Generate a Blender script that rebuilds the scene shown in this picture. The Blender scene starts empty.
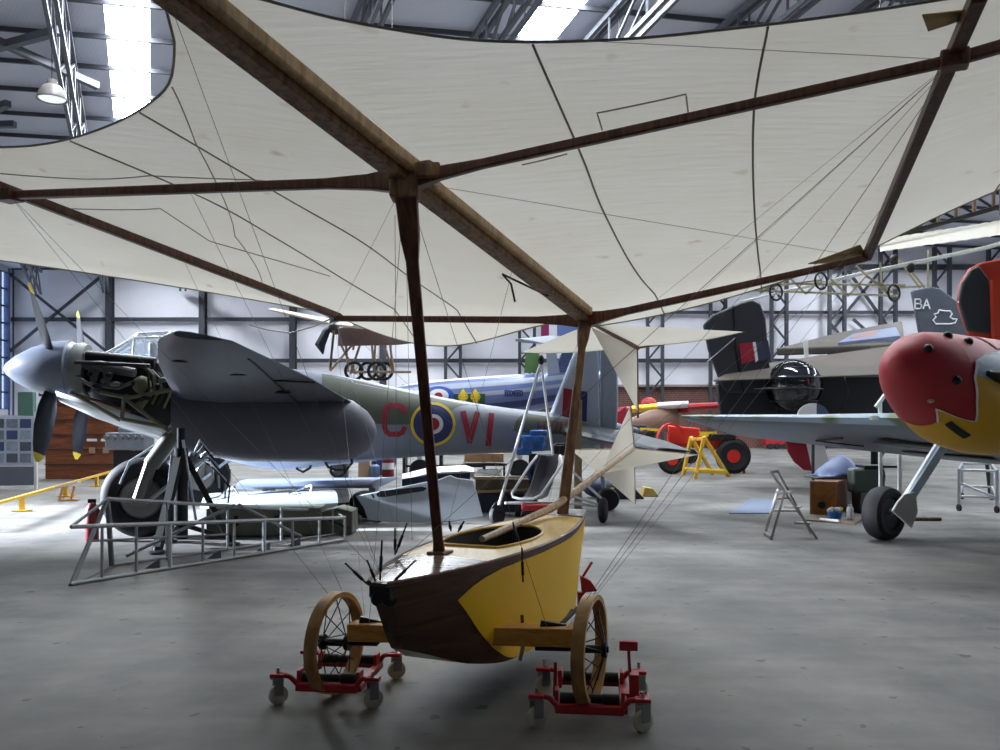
EXPO, SKY, SKYLIGHT, SUN, SKY0, SKY1 = 0.4, 1.2, 32.0, 36.0, 13.5, 46.8
import bpy, math, random
from mathutils import Vector, Matrix, Euler
random.seed(7)
V = Vector
PI = math.pi
SC = bpy.context.scene
COL = SC.collection
F, CX, HZ, EYE = 870.0, 500.0, 420.0, 1.6      # focal length in pixels, principal column, horizon row, eye height

def W(px, py, Y):
    """world point at depth Y that the photograph shows at (px, py)"""
    return V(((px - CX) * Y / F, Y, EYE - (py - HZ) * Y / F))
def G(px, py, z=0.0):
    """point of the horizontal plane z shown at (px, py)"""
    Y = F * (EYE - z) / (py - HZ)
    return V(((px - CX) * Y / F, Y, z))

# ------------------------------------------------------------------ materials
MATS = {}
def mat(name, col, rough=0.6, metal=0.0, var=0.12, scale=6.0, bump=0.0, bscale=None, emit=None, spec=None):
    if name in MATS: return MATS[name]
    m = bpy.data.materials.new(name); m.use_nodes = True
    nt = m.node_tree; N = nt.nodes; L = nt.links
    b = N['Principled BSDF']
    b.inputs['Roughness'].default_value = rough; b.inputs['Metallic'].default_value = metal
    if spec is not None: b.inputs['Specular IOR Level'].default_value = spec
    tc = N.new('ShaderNodeTexCoord')
    if var:
        no = N.new('ShaderNodeTexNoise'); no.inputs['Scale'].default_value = scale; no.inputs['Detail'].default_value = 5
        L.new(tc.outputs['Object'], no.inputs['Vector'])
        mx = N.new('ShaderNodeMix'); mx.data_type = 'RGBA'
        c = V(col[:3])
        mx.inputs[6].default_value = (*(c * (1 - var)), 1)
        mx.inputs[7].default_value = (*[min(1, x) for x in (c * (1 + var))], 1)
        L.new(no.outputs['Fac'], mx.inputs[0]); L.new(mx.outputs[2], b.inputs['Base Color'])
    else:
        b.inputs['Base Color'].default_value = (*col[:3], 1)
    if bump:
        n2 = N.new('ShaderNodeTexNoise'); n2.inputs['Scale'].default_value = bscale or scale * 6; n2.inputs['Detail'].default_value = 3
        L.new(tc.outputs['Object'], n2.inputs['Vector'])
        bp = N.new('ShaderNodeBump'); bp.inputs['Strength'].default_value = bump; bp.inputs['Distance'].default_value = 0.02
        L.new(n2.outputs['Fac'], bp.inputs['Height']); L.new(bp.outputs[0], b.inputs['Normal'])
    if emit:
        b.inputs['Emission Color'].default_value = (*emit[:3], 1); b.inputs['Emission Strength'].default_value = emit[3]
    MATS[name] = m
    return m
def S(r, g, b):                                # sRGB bytes -> linear
    f = lambda c: (c / 255 / 12.92) if c / 255 <= .04045 else ((c / 255 + .055) / 1.055) ** 2.4
    return (f(r), f(g), f(b))

def wood(name, col, dark, scale=3.0, rough=0.5, axis=(1, 1, 1)):
    m = mat(name, col, rough, var=0)
    nt = m.node_tree; N = nt.nodes; L = nt.links; b = N['Principled BSDF']
    tc = [n for n in N if n.type == 'TEX_COORD'][0]
    mp = N.new('ShaderNodeMapping'); mp.inputs['Scale'].default_value = axis
    no = N.new('ShaderNodeTexNoise'); no.inputs['Scale'].default_value = scale; no.inputs['Detail'].default_value = 8; no.inputs['Distortion'].default_value = 1.2
    mx = N.new('ShaderNodeMix'); mx.data_type = 'RGBA'
    mx.inputs[6].default_value = (*dark, 1); mx.inputs[7].default_value = (*col, 1)
    rp = N.new('ShaderNodeMapRange'); rp.inputs[1].default_value = .35; rp.inputs[2].default_value = .65
    L.new(tc.outputs['Object'], mp.inputs[0]); L.new(mp.outputs[0], no.inputs['Vector'])
    L.new(no.outputs['Fac'], rp.inputs[0]); L.new(rp.outputs[0], mx.inputs[0]); L.new(mx.outputs[2], b.inputs['Base Color'])
    return m

def camo(name, c1, c2, scale, thr=.5, rough=.5):
    m = mat(name, c1, rough, var=0)
    nt = m.node_tree; N = nt.nodes; L = nt.links; b = N['Principled BSDF']
    tc = [n for n in N if n.type == 'TEX_COORD'][0]
    no = N.new('ShaderNodeTexNoise'); no.inputs['Scale'].default_value = scale; no.inputs['Detail'].default_value = 1
    rp = N.new('ShaderNodeMapRange'); rp.inputs[1].default_value = thr - .02; rp.inputs[2].default_value = thr + .02
    mx = N.new('ShaderNodeMix'); mx.data_type = 'RGBA'
    mx.inputs[6].default_value = (*c1, 1); mx.inputs[7].default_value = (*c2, 1)
    L.new(tc.outputs['Object'], no.inputs['Vector']); L.new(no.outputs['Fac'], rp.inputs[0])
    L.new(rp.outputs[0], mx.inputs[0]); L.new(mx.outputs[2], b.inputs['Base Color'])
    return m

def fabric_mat():
    m = bpy.data.materials.new('wing_cloth'); m.use_nodes = True
    nt = m.node_tree; N = nt.nodes; L = nt.links
    N.remove(N['Principled BSDF']); out = N['Material Output']
    tc = N.new('ShaderNodeTexCoord')
    no = N.new('ShaderNodeTexNoise'); no.inputs['Scale'].default_value = 1.3; no.inputs['Detail'].default_value = 6
    n2 = N.new('ShaderNodeTexNoise'); n2.inputs['Scale'].default_value = 4.5; n2.inputs['Detail'].default_value = 2
    mp = N.new('ShaderNodeMapping'); mp.inputs['Scale'].default_value = (.6, 5, 1); mp.inputs['Rotation'].default_value = (0, 0, -.3)
    n3 = N.new('ShaderNodeTexNoise'); n3.inputs['Scale'].default_value = 5; n3.inputs['Detail'].default_value = 4
    L.new(tc.outputs['Object'], no.inputs['Vector']); L.new(tc.outputs['Object'], n2.inputs['Vector'])
    L.new(tc.outputs['Object'], mp.inputs[0]); L.new(mp.outputs[0], n3.inputs['Vector'])
    mx = N.new('ShaderNodeMix'); mx.data_type = 'RGBA'
    mx.inputs[6].default_value = (*S(236, 227, 208), 1); mx.inputs[7].default_value = (*S(250, 246, 236), 1)
    L.new(no.outputs['Fac'], mx.inputs[0])
    st = N.new('ShaderNodeMapRange'); st.inputs[1].default_value = .69; st.inputs[2].default_value = .78; st.inputs[4].default_value = .6
    L.new(n2.outputs['Fac'], st.inputs[0])
    m2 = N.new('ShaderNodeMix'); m2.data_type = 'RGBA'; m2.inputs[7].default_value = (*S(196, 176, 132), 1)
    L.new(st.outputs[0], m2.inputs[0]); L.new(mx.outputs[2], m2.inputs[6])
    bp = N.new('ShaderNodeBump'); bp.inputs['Strength'].default_value = .28; bp.inputs['Distance'].default_value = .02
    L.new(n3.outputs['Fac'], bp.inputs['Height'])
    d = N.new('ShaderNodeBsdfDiffuse'); t = N.new('ShaderNodeBsdfTranslucent'); ms = N.new('ShaderNodeMixShader')
    ms.inputs[0].default_value = .54
    for n in (d, t): L.new(m2.outputs[2], n.inputs['Color']); L.new(bp.outputs[0], n.inputs['Normal'])
    L.new(d.outputs[0], ms.inputs[1]); L.new(t.outputs[0], ms.inputs[2]); L.new(ms.outputs[0], out.inputs['Surface'])
    return m

def glass_mat(name, tint=(.9, .95, 1), mixv=.25):
    m = bpy.data.materials.new(name); m.use_nodes = True
    nt = m.node_tree; N = nt.nodes; L = nt.links
    N.remove(N['Principled BSDF']); out = N['Material Output']
    tr = N.new('ShaderNodeBsdfTransparent'); tr.inputs[0].default_value = (*tint, 1)
    gl = N.new('ShaderNodeBsdfGlossy'); gl.inputs['Roughness'].default_value = .05
    ms = N.new('ShaderNodeMixShader'); ms.inputs[0].default_value = mixv
    L.new(tr.outputs[0], ms.inputs[1]); L.new(gl.outputs[0], ms.inputs[2]); L.new(ms.outputs[0], out.inputs['Surface'])
    return m

# ------------------------------------------------------------------ mesh builder
class MB:
    def __init__(s, T=None): s.v = []; s.f = []; s.mi = []; s.T = T; s.cur = 0
    def add(s, vs, fs):
        o = len(s.v)
        for p in vs:
            p = V(p)
            s.v.append(s.T @ p if s.T is not None else p)
        for f in fs: s.f.append([o + i for i in f]); s.mi.append(s.cur)
        return s
    def use(s, i): s.cur = i; return s
    def box(s, c, size, R=None):
        c = V(c); hx, hy, hz = [x / 2 for x in size]; vs = []
        for z in (-hz, hz):
            for x, y in ((-hx, -hy), (hx, -hy), (hx, hy), (-hx, hy)):
                p = V((x, y, z)); vs.append(c + (R @ p if R is not None else p))
        return s.add(vs, [(3, 2, 1, 0), (4, 5, 6, 7), (0, 1, 5, 4), (1, 2, 6, 5), (2, 3, 7, 6), (3, 0, 4, 7)])
    def bar(s, a, b, w, h=None, up=(0, 0, 1), w2=None, h2=None):
        a = V(a); b = V(b); h = h or w; d = (b - a).normalized(); u = V(up)
        if abs(d.dot(u)) > .97: u = V((0, 1, 0)) if abs(d.y) < .9 else V((1, 0, 0))
        x = d.cross(u).normalized(); y = x.cross(d).normalized(); vs = []
        w2 = w2 or w; h2 = h2 or h
        for p, ww, hh in ((a, w, h), (b, w2, h2)):
            for i, j in ((-1, -1), (1, -1), (1, 1), (-1, 1)): vs.append(p + x * i * ww / 2 + y * j * hh / 2)
        return s.add(vs, [(3, 2, 1, 0), (4, 5, 6, 7), (0, 1, 5, 4), (1, 2, 6, 5), (2, 3, 7, 6), (3, 0, 4, 7)])
    def tube(s, pts, r, n=8, cap=True, closed=False):
        pts = [V(p) for p in pts]; k = len(pts)
        rs = r if isinstance(r, (list, tuple)) else [r] * k
        u = None; rings = []
        for i, p in enumerate(pts):
            if closed: d = pts[(i + 1) % k] - pts[i - 1]
            else: d = pts[min(i + 1, k - 1)] - pts[max(i - 1, 0)]
            d.normalize()
            if u is None:
                u = V((0, 0, 1)) if abs(d.z) < .9 else V((1, 0, 0))
            u = (u - d * u.dot(d)).normalized(); w = d.cross(u)
            rings.append([p + (u * math.cos(2 * PI * j / n) + w * math.sin(2 * PI * j / n)) * rs[i] for j in range(n)])
        return s.loft(rings, cap and not closed, ends=closed)
    def loft(s, rings, cap=True, ends=False, ring_closed=True):
        n = len(rings[0]); k = len(rings); vs = [p for r in rings for p in r]; fs = []
        for i in range(k if ends else k - 1):
            a = i * n; b = ((i + 1) % k) * n
            for j in range(n if ring_closed else n - 1):
                j2 = (j + 1) % n; fs.append((a + j, a + j2, b + j2, b + j))
        if cap: fs.append(tuple(reversed(range(n)))); fs.append(tuple((k - 1) * n + j for j in range(n)))
        return s.add(vs, fs)
    def lathe(s, o, axis, prof, n=24, cap=True):
        o = V(o); d = V(axis).normalized(); u = V((0, 0, 1)) if abs(d.z) < .9 else V((1, 0, 0))
        u = (u - d * u.dot(d)).normalized(); w = d.cross(u)
        return s.loft([[o + d * t + (u * math.cos(2 * PI * j / n) + w * math.sin(2 * PI * j / n)) * max(r, 1e-4) for j in range(n)] for t, r in prof], cap)
    def torus(s, o, axis, R, r, n=28, m=8, ry=None):
        o = V(o); d = V(axis).normalized(); u = V((0, 0, 1)) if abs(d.z) < .9 else V((1, 0, 0))
        u = (u - d * u.dot(d)).normalized(); w = d.cross(u); ry = ry or r; rings = []
        for i in range(n):
            a = 2 * PI * i / n; e = u * math.cos(a) + w * math.sin(a)
            rings.append([o + e * (R + r * math.cos(2 * PI * j / m)) + d * ry * math.sin(2 * PI * j / m) for j in range(m)])
        return s.loft(rings, False, ends=True)
    def ell(s, c, r, n=16, m=10, R=None):
        c = V(c); rings = []
        for i in range(m + 1):
            t = PI * i / m
            ring = []
            for j in range(n):
                a = 2 * PI * j / n
                p = V((r[0] * math.sin(t) * math.cos(a), r[1] * math.sin(t) * math.sin(a), r[2] * -math.cos(t)))
                ring.append(c + (R @ p if R is not None else p))
            rings.append(ring)
        return s.loft(rings, False)
    def prism(s, poly, off):
        poly = [V(p) for p in poly]; off = V(off); n = len(poly)
        vs = [p - off / 2 for p in poly] + [p + off / 2 for p in poly]
        fs = [tuple(reversed(range(n))), tuple(range(n, 2 * n))] + [(i, (i + 1) % n, n + (i + 1) % n, n + i) for i in range(n)]
        return s.add(vs, fs)
    def grid(s, fn, nu, nv):
        vs = [fn(i / nu, j / nv) for i in range(nu + 1) for j in range(nv + 1)]; m = nv + 1
        return s.add(vs, [(i * m + j, (i + 1) * m + j, (i + 1) * m + j + 1, i * m + j + 1) for i in range(nu) for j in range(nv)])
    def build(s, name, mats, parent=None, smooth=35, bevel=0, solid=0, **props):
        me = bpy.data.meshes.new(name); me.from_pydata([tuple(p) for p in s.v], [], s.f)
        for m in (mats if isinstance(mats, (list, tuple)) else [mats]): me.materials.append(m)
        me.polygons.foreach_set('material_index', s.mi)
        me.update()
        import bmesh as _b
        bm = _b.new(); bm.from_mesh(me); _b.ops.remove_doubles(bm, verts=bm.verts, dist=1e-5); _b.ops.recalc_face_normals(bm, faces=bm.faces); bm.to_mesh(me); bm.free()
        if smooth:
            me.polygons.foreach_set('use_smooth', [True] * len(me.polygons)); me.set_sharp_from_angle(angle=math.radians(smooth))
        o = bpy.data.objects.new(name, me); COL.objects.link(o)
        if bevel:
            md = o.modifiers.new('bevel', 'BEVEL'); md.width = bevel; md.segments = 2; md.limit_method = 'ANGLE'
        if solid:
            md = o.modifiers.new('solid', 'SOLIDIFY'); md.thickness = solid; md.offset = 0
        if parent is not None: adopt(o, parent)
        for k, x in props.items(): o[k] = x
        return o

WORLD = {}
def adopt(o, parent):
    o.parent = parent
    o.matrix_parent_inverse = Matrix.Translation(-WORLD.get(parent.name, V((0, 0, 0))))
def thing(name, loc, label, cat, group=None):
    o = bpy.data.objects.new(name, None); COL.objects.link(o); o.location = loc; o.empty_display_size = .2
    WORLD[o.name] = V(loc); o['label'] = label; o['category'] = cat
    if group: o['group'] = group
    return o
def tag(o, label, cat, group=None):
    o['label'] = label; o['category'] = cat
    if group: o['group'] = group
    return o
def copy_thing(root, delta, label, rz=0, sub=True):
    r = root.copy(); COL.objects.link(r); r.location = root.location + V(delta); r.rotation_euler.z = rz; r['label'] = label
    for ch in list(root.children):
        c = ch.copy(); COL.objects.link(c); c.parent = r
        for g in list(ch.children):
            d = g.copy(); COL.objects.link(d); d.parent = c
    return r
def struct(mb, name, m, **k):
    o = mb.build(name, m, **k); o['kind'] = 'structure'; return o
def lerp(a, b, t): return a + (b - a) * t
def interp(tab, x):
    if x <= tab[0][0]: return tab[0][1]
    for (x0, y0), (x1, y1) in zip(tab, tab[1:]):
        if x <= x1:
            t = (x - x0) / (x1 - x0)
            return y0 + (y1 - y0) * t if not isinstance(y0, Vector) else y0.lerp(y1, t)
    return tab[-1][1]
def smooth_interp(tab, x):
    """Catmull-Rom through a table of (x, y)"""
    if x <= tab[0][0]: return tab[0][1]
    if x >= tab[-1][0]: return tab[-1][1]
    for i in range(len(tab) - 1):
        x0, y0 = tab[i]; x1, y1 = tab[i + 1]
        if x <= x1:
            t = (x - x0) / (x1 - x0); h = x1 - x0
            m0 = (y1 - tab[i - 1][1]) / (x1 - tab[i - 1][0]) if i else (y1 - y0) / h
            m1 = (tab[i + 2][1] - y0) / (tab[i + 2][0] - x0) if i + 2 < len(tab) else (y1 - y0) / h
            return (2*t**3-3*t*t+1)*y0 + (t**3-2*t*t+t)*h*m0 + (-2*t**3+3*t*t)*y1 + (t**3-t*t)*h*m1
def stroke(mb, mapf, pts, w, n=6):
    """a painted strip of width w along pts (2-D), laid on a surface through mapf(x, y)"""
    for (x0, y0), (x1, y1) in zip(pts, pts[1:]):
        L = math.hypot(x1 - x0, y1 - y0); nx, ny = -(y1 - y0) / L * w / 2, (x1 - x0) / L * w / 2
        ex, ey = (x1 - x0) / L * w * .3, (y1 - y0) / L * w * .3
        a0, b0, a1, b1 = x0 - ex, y0 - ey, x1 + ex, y1 + ey
        if len(pts) == 2: a0, b0, a1, b1 = x0, y0, x1, y1
        mb.grid(lambda u, v: mapf(lerp(a0, a1, u) + nx * (2 * v - 1), lerp(b0, b1, u) + ny * (2 * v - 1)), n, 2)
def disc(mb, mapf, cx, cy, rx, ry, n=32, k=5, r0=0):
    mb.grid(lambda u, v: mapf(cx + lerp(r0, 1, v) * rx * math.cos(2 * PI * u), cy + lerp(r0, 1, v) * ry * math.sin(2 * PI * u)), n, k)
LET = {
 'A': [[(0, 0), (.35, 1), (.7, 0)], [(.13, .35), (.57, .35)]],
 'B': [[(0, 0), (0, 1), (.5, 1), (.62, .85), (.62, .65), (.5, .53), (0, .53)], [(.5, .53), (.68, .38), (.68, .15), (.52, 0), (0, 0)]],
 'C': [[(.68, .78), (.62, .92), (.48, 1), (.2, 1), (.05, .9), (0, .75), (0, .25), (.05, .1), (.2, 0), (.48, 0), (.62, .08), (.68, .22)]],
 'E': [[(.6, 1), (0, 1), (0, 0), (.6, 0)], [(0, .52), (.5, .52)]],
 'H': [[(0, 0), (0, 1)], [(.65, 0), (.65, 1)], [(0, .5), (.65, .5)]],
 'I': [[(.1, 0), (.1, 1)]],
 'J': [[(.5, 1), (.5, .2), (.38, 0), (.12, 0), (0, .2)]],
 'V': [[(0, 1), (.35, 0), (.7, 1)]],
 '7': [[(0, 1), (.6, 1), (.22, 0)]],
 '1': [[(.3, 0), (.3, 1)]],
 '0': [[(.3, 1), (.1, .9), (0, .7), (0, .3), (.1, .1), (.3, 0), (.5, .1), (.6, .3), (.6, .7), (.5, .9), (.3, 1)]],
 'Z': [[(0, 1), (.6, 1), (0, 0), (.6, 0)]],
}
def write(mb, mapf, text, x, y, h, adv=.95, w=.16, slant=0, sx=1):
    """text in painted strokes; (x, y) lower-left in map coordinates with y up as given by the sign of h"""
    for ch in text:
        for poly in LET[ch]:
            stroke(mb, mapf, [(x + (a * sx + slant * b) * abs(h), y + b * h) for a, b in poly], w * abs(h), 3)
        x += adv * abs(h) * sx
# ================================================================== camera, world, render look
cam = bpy.data.cameras.new('camera'); co = bpy.data.objects.new('camera', cam); COL.objects.link(co)
cam.sensor_width = 36; cam.lens = 36 * F / 1000; cam.shift_y = .045
co.location = (0, 0, EYE); co.rotation_euler = (PI / 2, 0, 0); cam.clip_end = 300; SC.camera = co
vs = SC.view_settings; vs.view_transform = 'Standard'; vs.look = 'None'; vs.gamma = 1; vs.use_curve_mapping = False
vs.exposure = EXPO
SC.cycles.use_denoising = True; SC.cycles.max_bounces = 8; SC.cycles.diffuse_bounces = 4; SC.cycles.transparent_max_bounces = 12
SC.cycles.sample_clamp_indirect = 6
wd = bpy.data.worlds.new('sky'); SC.world = wd; wd.use_nodes = True
wd.node_tree.nodes['Background'].inputs[0].default_value = (.80, .89, 1, 1)
wd.node_tree.nodes['Background'].inputs[1].default_value = SKY

# ================================================================== materials used by the building
def floor_mat():
    m = mat('concrete', S(150, 150, 146), .5, var=0); nt = m.node_tree; N = nt.nodes; L = nt.links; b = N['Principled BSDF']
    tc = [n for n in N if n.type == 'TEX_COORD'][0]
    no = N.new('ShaderNodeTexNoise'); no.inputs['Scale'].default_value = .8; no.inputs['Detail'].default_value = 9; no.inputs['Roughness'].default_value = .62
    n2 = N.new('ShaderNodeTexNoise'); n2.inputs['Scale'].default_value = 14; n2.inputs['Detail'].default_value = 4
    mp = N.new('ShaderNodeMapping'); mp.inputs['Scale'].default_value = (.25, 2.2, 1); mp.inputs['Rotation'].default_value = (0, 0, .3)
    n3 = N.new('ShaderNodeTexNoise'); n3.inputs['Scale'].default_value = 1.6; n3.inputs['Detail'].default_value = 5
    L.new(tc.outputs['Object'], no.inputs['Vector']); L.new(tc.outputs['Object'], n2.inputs['Vector']); L.new(tc.outputs['Object'], mp.inputs[0]); L.new(mp.outputs[0], n3.inputs['Vector'])
    mx = N.new('ShaderNodeMix'); mx.data_type = 'RGBA'; mx.inputs[6].default_value = (*S(84, 84, 82), 1); mx.inputs[7].default_value = (*S(140, 137, 131), 1)
    r = N.new('ShaderNodeMapRange'); r.inputs[1].default_value = .33; r.inputs[2].default_value = .67
    L.new(no.outputs['Fac'], r.inputs[0]); L.new(r.outputs[0], mx.inputs[0])
    m2 = N.new('ShaderNodeMix'); m2.data_type = 'RGBA'; m2.blend_type = 'MULTIPLY'; m2.inputs[0].default_value = .5
    r3 = N.new('ShaderNodeMapRange'); r3.inputs[1].default_value = .3; r3.inputs[2].default_value = .7; r3.inputs[3].default_value = .62; r3.inputs[4].default_value = 1.1
    L.new(n3.outputs['Fac'], r3.inputs[0]); L.new(mx.outputs[2], m2.inputs[6]); L.new(r3.outputs[0], m2.inputs[7])
    L.new(m2.outputs[2], b.inputs['Base Color'])
    rr = N.new('ShaderNodeMapRange'); rr.inputs[3].default_value = .58; rr.inputs[4].default_value = .8
    L.new(no.outputs['Fac'], rr.inputs[0]); L.new(rr.outputs[0], b.inputs['Roughness'])
    n4 = N.new('ShaderNodeTexNoise'); n4.inputs['Scale'].default_value = 6.5; n4.inputs['Detail'].default_value = 2
    L.new(tc.outputs['Object'], n4.inputs['Vector'])
    r4 = N.new('ShaderNodeMapRange'); r4.inputs[1].default_value = .68; r4.inputs[2].default_value = .71; r4.inputs[4].default_value = .8
    L.new(n4.outputs['Fac'], r4.inputs[0])
    m4 = N.new('ShaderNodeMix'); m4.data_type = 'RGBA'; m4.inputs[7].default_value = (*S(70, 68, 64), 1)
    L.new(r4.outputs[0], m4.inputs[0]); L.new(m2.outputs[2], m4.inputs[6]); L.new(m4.outputs[2], b.inputs['Base Color'])
    bp = N.new('ShaderNodeBump'); bp.inputs['Strength'].default_value = .12; bp.inputs['Distance'].default_value = .01
    L.new(n2.outputs['Fac'], bp.inputs['Height']); L.new(bp.outputs[0], b.inputs['Normal'])
    return m
def sheet_mat(name, col, rib=9.0, axis='X', strength=.6):
    m = mat(name, col, .55, var=.06, scale=.7); nt = m.node_tree; N = nt.nodes; L = nt.links; b = N['Principled BSDF']
    tc = [n for n in N if n.type == 'TEX_COORD'][0]
    wv = N.new('ShaderNodeTexWave'); wv.wave_type = 'BANDS'; wv.bands_direction = axis; wv.inputs['Scale'].default_value = rib
    bp = N.new('ShaderNodeBump'); bp.inputs['Strength'].default_value = strength; bp.inputs['Distance'].default_value = .04
    L.new(tc.outputs['Object'], wv.inputs['Vector']); L.new(wv.outputs['Fac'], bp.inputs['Height']); L.new(bp.outputs[0], b.inputs['Normal'])
    return m
def brick_mat():
    m = mat('brickwork', S(120, 70, 60), .8, var=0); nt = m.node_tree; N = nt.nodes; L = nt.links; b = N['Principled BSDF']
    tc = [n for n in N if n.type == 'TEX_COORD'][0]; mp = N.new('ShaderNodeMapping'); mp.inputs['Rotation'].default_value = (PI / 2, 0, 0)
    br = N.new('ShaderNodeTexBrick'); br.inputs['Scale'].default_value = 2.2
    br.inputs['Color1'].default_value = (*S(112, 70, 62), 1); br.inputs['Color2'].default_value = (*S(94, 58, 52), 1); br.inputs['Mortar'].default_value = (*S(140, 116, 106), 1)
    L.new(tc.outputs['Object'], mp.inputs[0]); L.new(mp.outputs[0], br.inputs['Vector']); L.new(br.outputs['Color'], b.inputs['Base Color'])
    return m
M_floor = floor_mat()
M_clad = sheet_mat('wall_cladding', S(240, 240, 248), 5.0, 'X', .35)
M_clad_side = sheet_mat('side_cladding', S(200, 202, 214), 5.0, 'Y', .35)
M_roof = sheet_mat('roof_sheet', S(208, 212, 226), 4.0, 'DIAGONAL', .08)
M_brick = brick_mat()
M_steel = mat('painted_steel', S(62, 64, 72), .5, .2, .15)
M_steel2 = mat('roof_steel', S(98, 102, 110), .5, .2, .15)
M_sky = mat('skylight_sheet', (.9, .93, 1), .5, var=0, emit=(.88, .94, 1, SKYLIGHT))
M_glass = glass_mat('clear_glass')
M_blueframe = mat('blue_steel', S(50, 70, 110), .4, .1, .1)

# ================================================================== the hangar
YB, XL, XR, YF = 50.0, -27.9, 34.0, -14.0
def roofz(x, y): return 10.2 + .12 * (55.6 - (y - .2 * x))
struct(MB().grid(lambda u, v: V((lerp(XL, XR, u), lerp(YF, YB, v), 0)), 1, 1), 'floor', M_floor, smooth=0)
struct(MB().grid(lambda u, v: V((lerp(-90, XL - .3, u), lerp(-40, 90, v), -.06)), 1, 1), 'ground', mat('yard', S(150, 150, 148), .8), smooth=0)
# roof sheet with slots where the skylights are
RD = V((-.4, 1, 0))
def rp(x25, y, dz=0): x = x25 - .4 * (y - 25.3); return V((x, y, roofz(x, y) + dz))
strips = [-10.85, 1.95, 14.7, 27.4]; hw = .66  # last two strips are out of view, added for more light
edges = [-60] + [e for s in strips for e in (s - hw, s + hw)] + [70]
mb = MB()
for i in range(0, len(edges), 2):
    def fn(u, v, a=edges[i], b=edges[i + 1]):
        y = lerp(YF - .5, YB + 1, v); lo = XL - .4 + .4 * (y - 25.3); hi = XR + .4 + .4 * (y - 25.3)
        return rp(lerp(max(a, lo), min(b, hi) if b >= lo else lo, u), y)
    mb.grid(fn, 1, 16)
for s in strips:  # ends roofed over to darken the near floor and calm the back wall
    mb.grid(lambda u, v, s=s: rp(s - hw + 2 * hw * u, lerp(YF - .5, SKY0, v)), 1, 2)
    mb.grid(lambda u, v, s=s: rp(s - hw + 2 * hw * u, lerp(SKY1, YB + 1, v)), 1, 2)
struct(mb, 'ceiling', M_roof, smooth=0)
for k, s in enumerate(strips):
    struct(MB().grid(lambda u, v: rp(s - hw + 2 * hw * u, lerp(SKY0, SKY1, v)), 1, 8), 'window_%d' % (k + 2), M_sky, smooth=0)
# back wall: cladding over brick, with the roof line
def wallpiece(mbx, x0, x1, z0, z1=None, y=YB, t=.25):
    a, b = (z1, z1) if z1 is not None else (roofz(x0, y) + .1, roofz(x1, y) + .1)
    mbx.prism([(x0, y + t / 2, z0), (x1, y + t / 2, z0), (x1, y + t / 2, b), (x0, y + t / 2, a)], (0, t, 0))
mb = MB(); wallpiece(mb, XL, -5.6, 0); wallpiece(mb, -5.6, XR, 3.5)
struct(mb, 'wall_back', M_clad, smooth=0)
mb = MB(); wallpiece(mb, -5.6, XR, 0, 3.5, YB - .08, .4)
struct(mb, 'wall_brick_base', M_brick, smooth=0)
struct(MB().box(((XR - 5.6) / 2, YB - .14, 3.56), (XR + 5.6, .5, .12)), 'trim_1', mat('coping', S(150, 140, 138), .7), smooth=0)
def side(mbx, x, y0, y1, z0, z1=None, t=.25):
    a, b = (z1, z1) if z1 is not None else (roofz(x, y0) + .1, roofz(x, y1) + .1)
    mbx.prism([(x, y0, z0), (x, y1, z0), (x, y1, b), (x, y0, a)], (t, 0, 0))
DY0, DY1, DZ = 11.9, 17.2, 9.0
WY0, WY1, WZ0, WZ1 = 44.0, 49.6, 2.2, 10.0
mb = MB(); x = XL - .13
side(mb, x, YF, DY0, 0); side(mb, x, DY0, DY1, DZ); side(mb, x, DY1, WY0, 0); side(mb, x, WY0, WY1, 0, WZ0); side(mb, x, WY0, WY1, WZ1); side(mb, x, WY1, YB + .25, 0)
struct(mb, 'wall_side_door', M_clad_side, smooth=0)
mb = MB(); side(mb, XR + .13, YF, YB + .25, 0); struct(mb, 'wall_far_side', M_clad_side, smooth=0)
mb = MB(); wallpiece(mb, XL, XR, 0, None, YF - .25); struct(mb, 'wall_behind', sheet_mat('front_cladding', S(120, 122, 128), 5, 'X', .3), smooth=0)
# tall window in the side wall
w = MB()
for i in range(8): y = lerp(WY0, WY1, i / 7); w.box((x, y, (WZ0 + WZ1) / 2), (.12, .09, WZ1 - WZ0))
for i in range(9): z = lerp(WZ0, WZ1, i / 8); w.box((x, (WY0 + WY1) / 2, z), (.12, WY1 - WY0, .09))
wf = struct(w, 'window_1', M_blueframe, smooth=0)
MB().box((x, (WY0 + WY1) / 2, (WZ0 + WZ1) / 2), (.02, WY1 - WY0, WZ1 - WZ0)).build('window_pane', M_glass, wf, smooth=0)
# open sliding door of the side wall
d = MB()
for z in (0.15, DZ - .1): d.box((x - .25, DY1 + 2.7, z), (.12, 5.3, .2))
for i in range(4): d.box((x - .25, DY1 + .1 + i * 1.73, DZ / 2), (.14, .16, DZ))
d.box((x - .29, DY1 + 2.7, DZ / 2), (.05, 5.3, DZ))
struct(d, 'door_1', M_blueframe, smooth=0)

def pX(px, Y=YB): return (px - CX) * Y / F
def pZ(py, Y=YB): return EYE - (py - HZ) * Y / F
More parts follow.
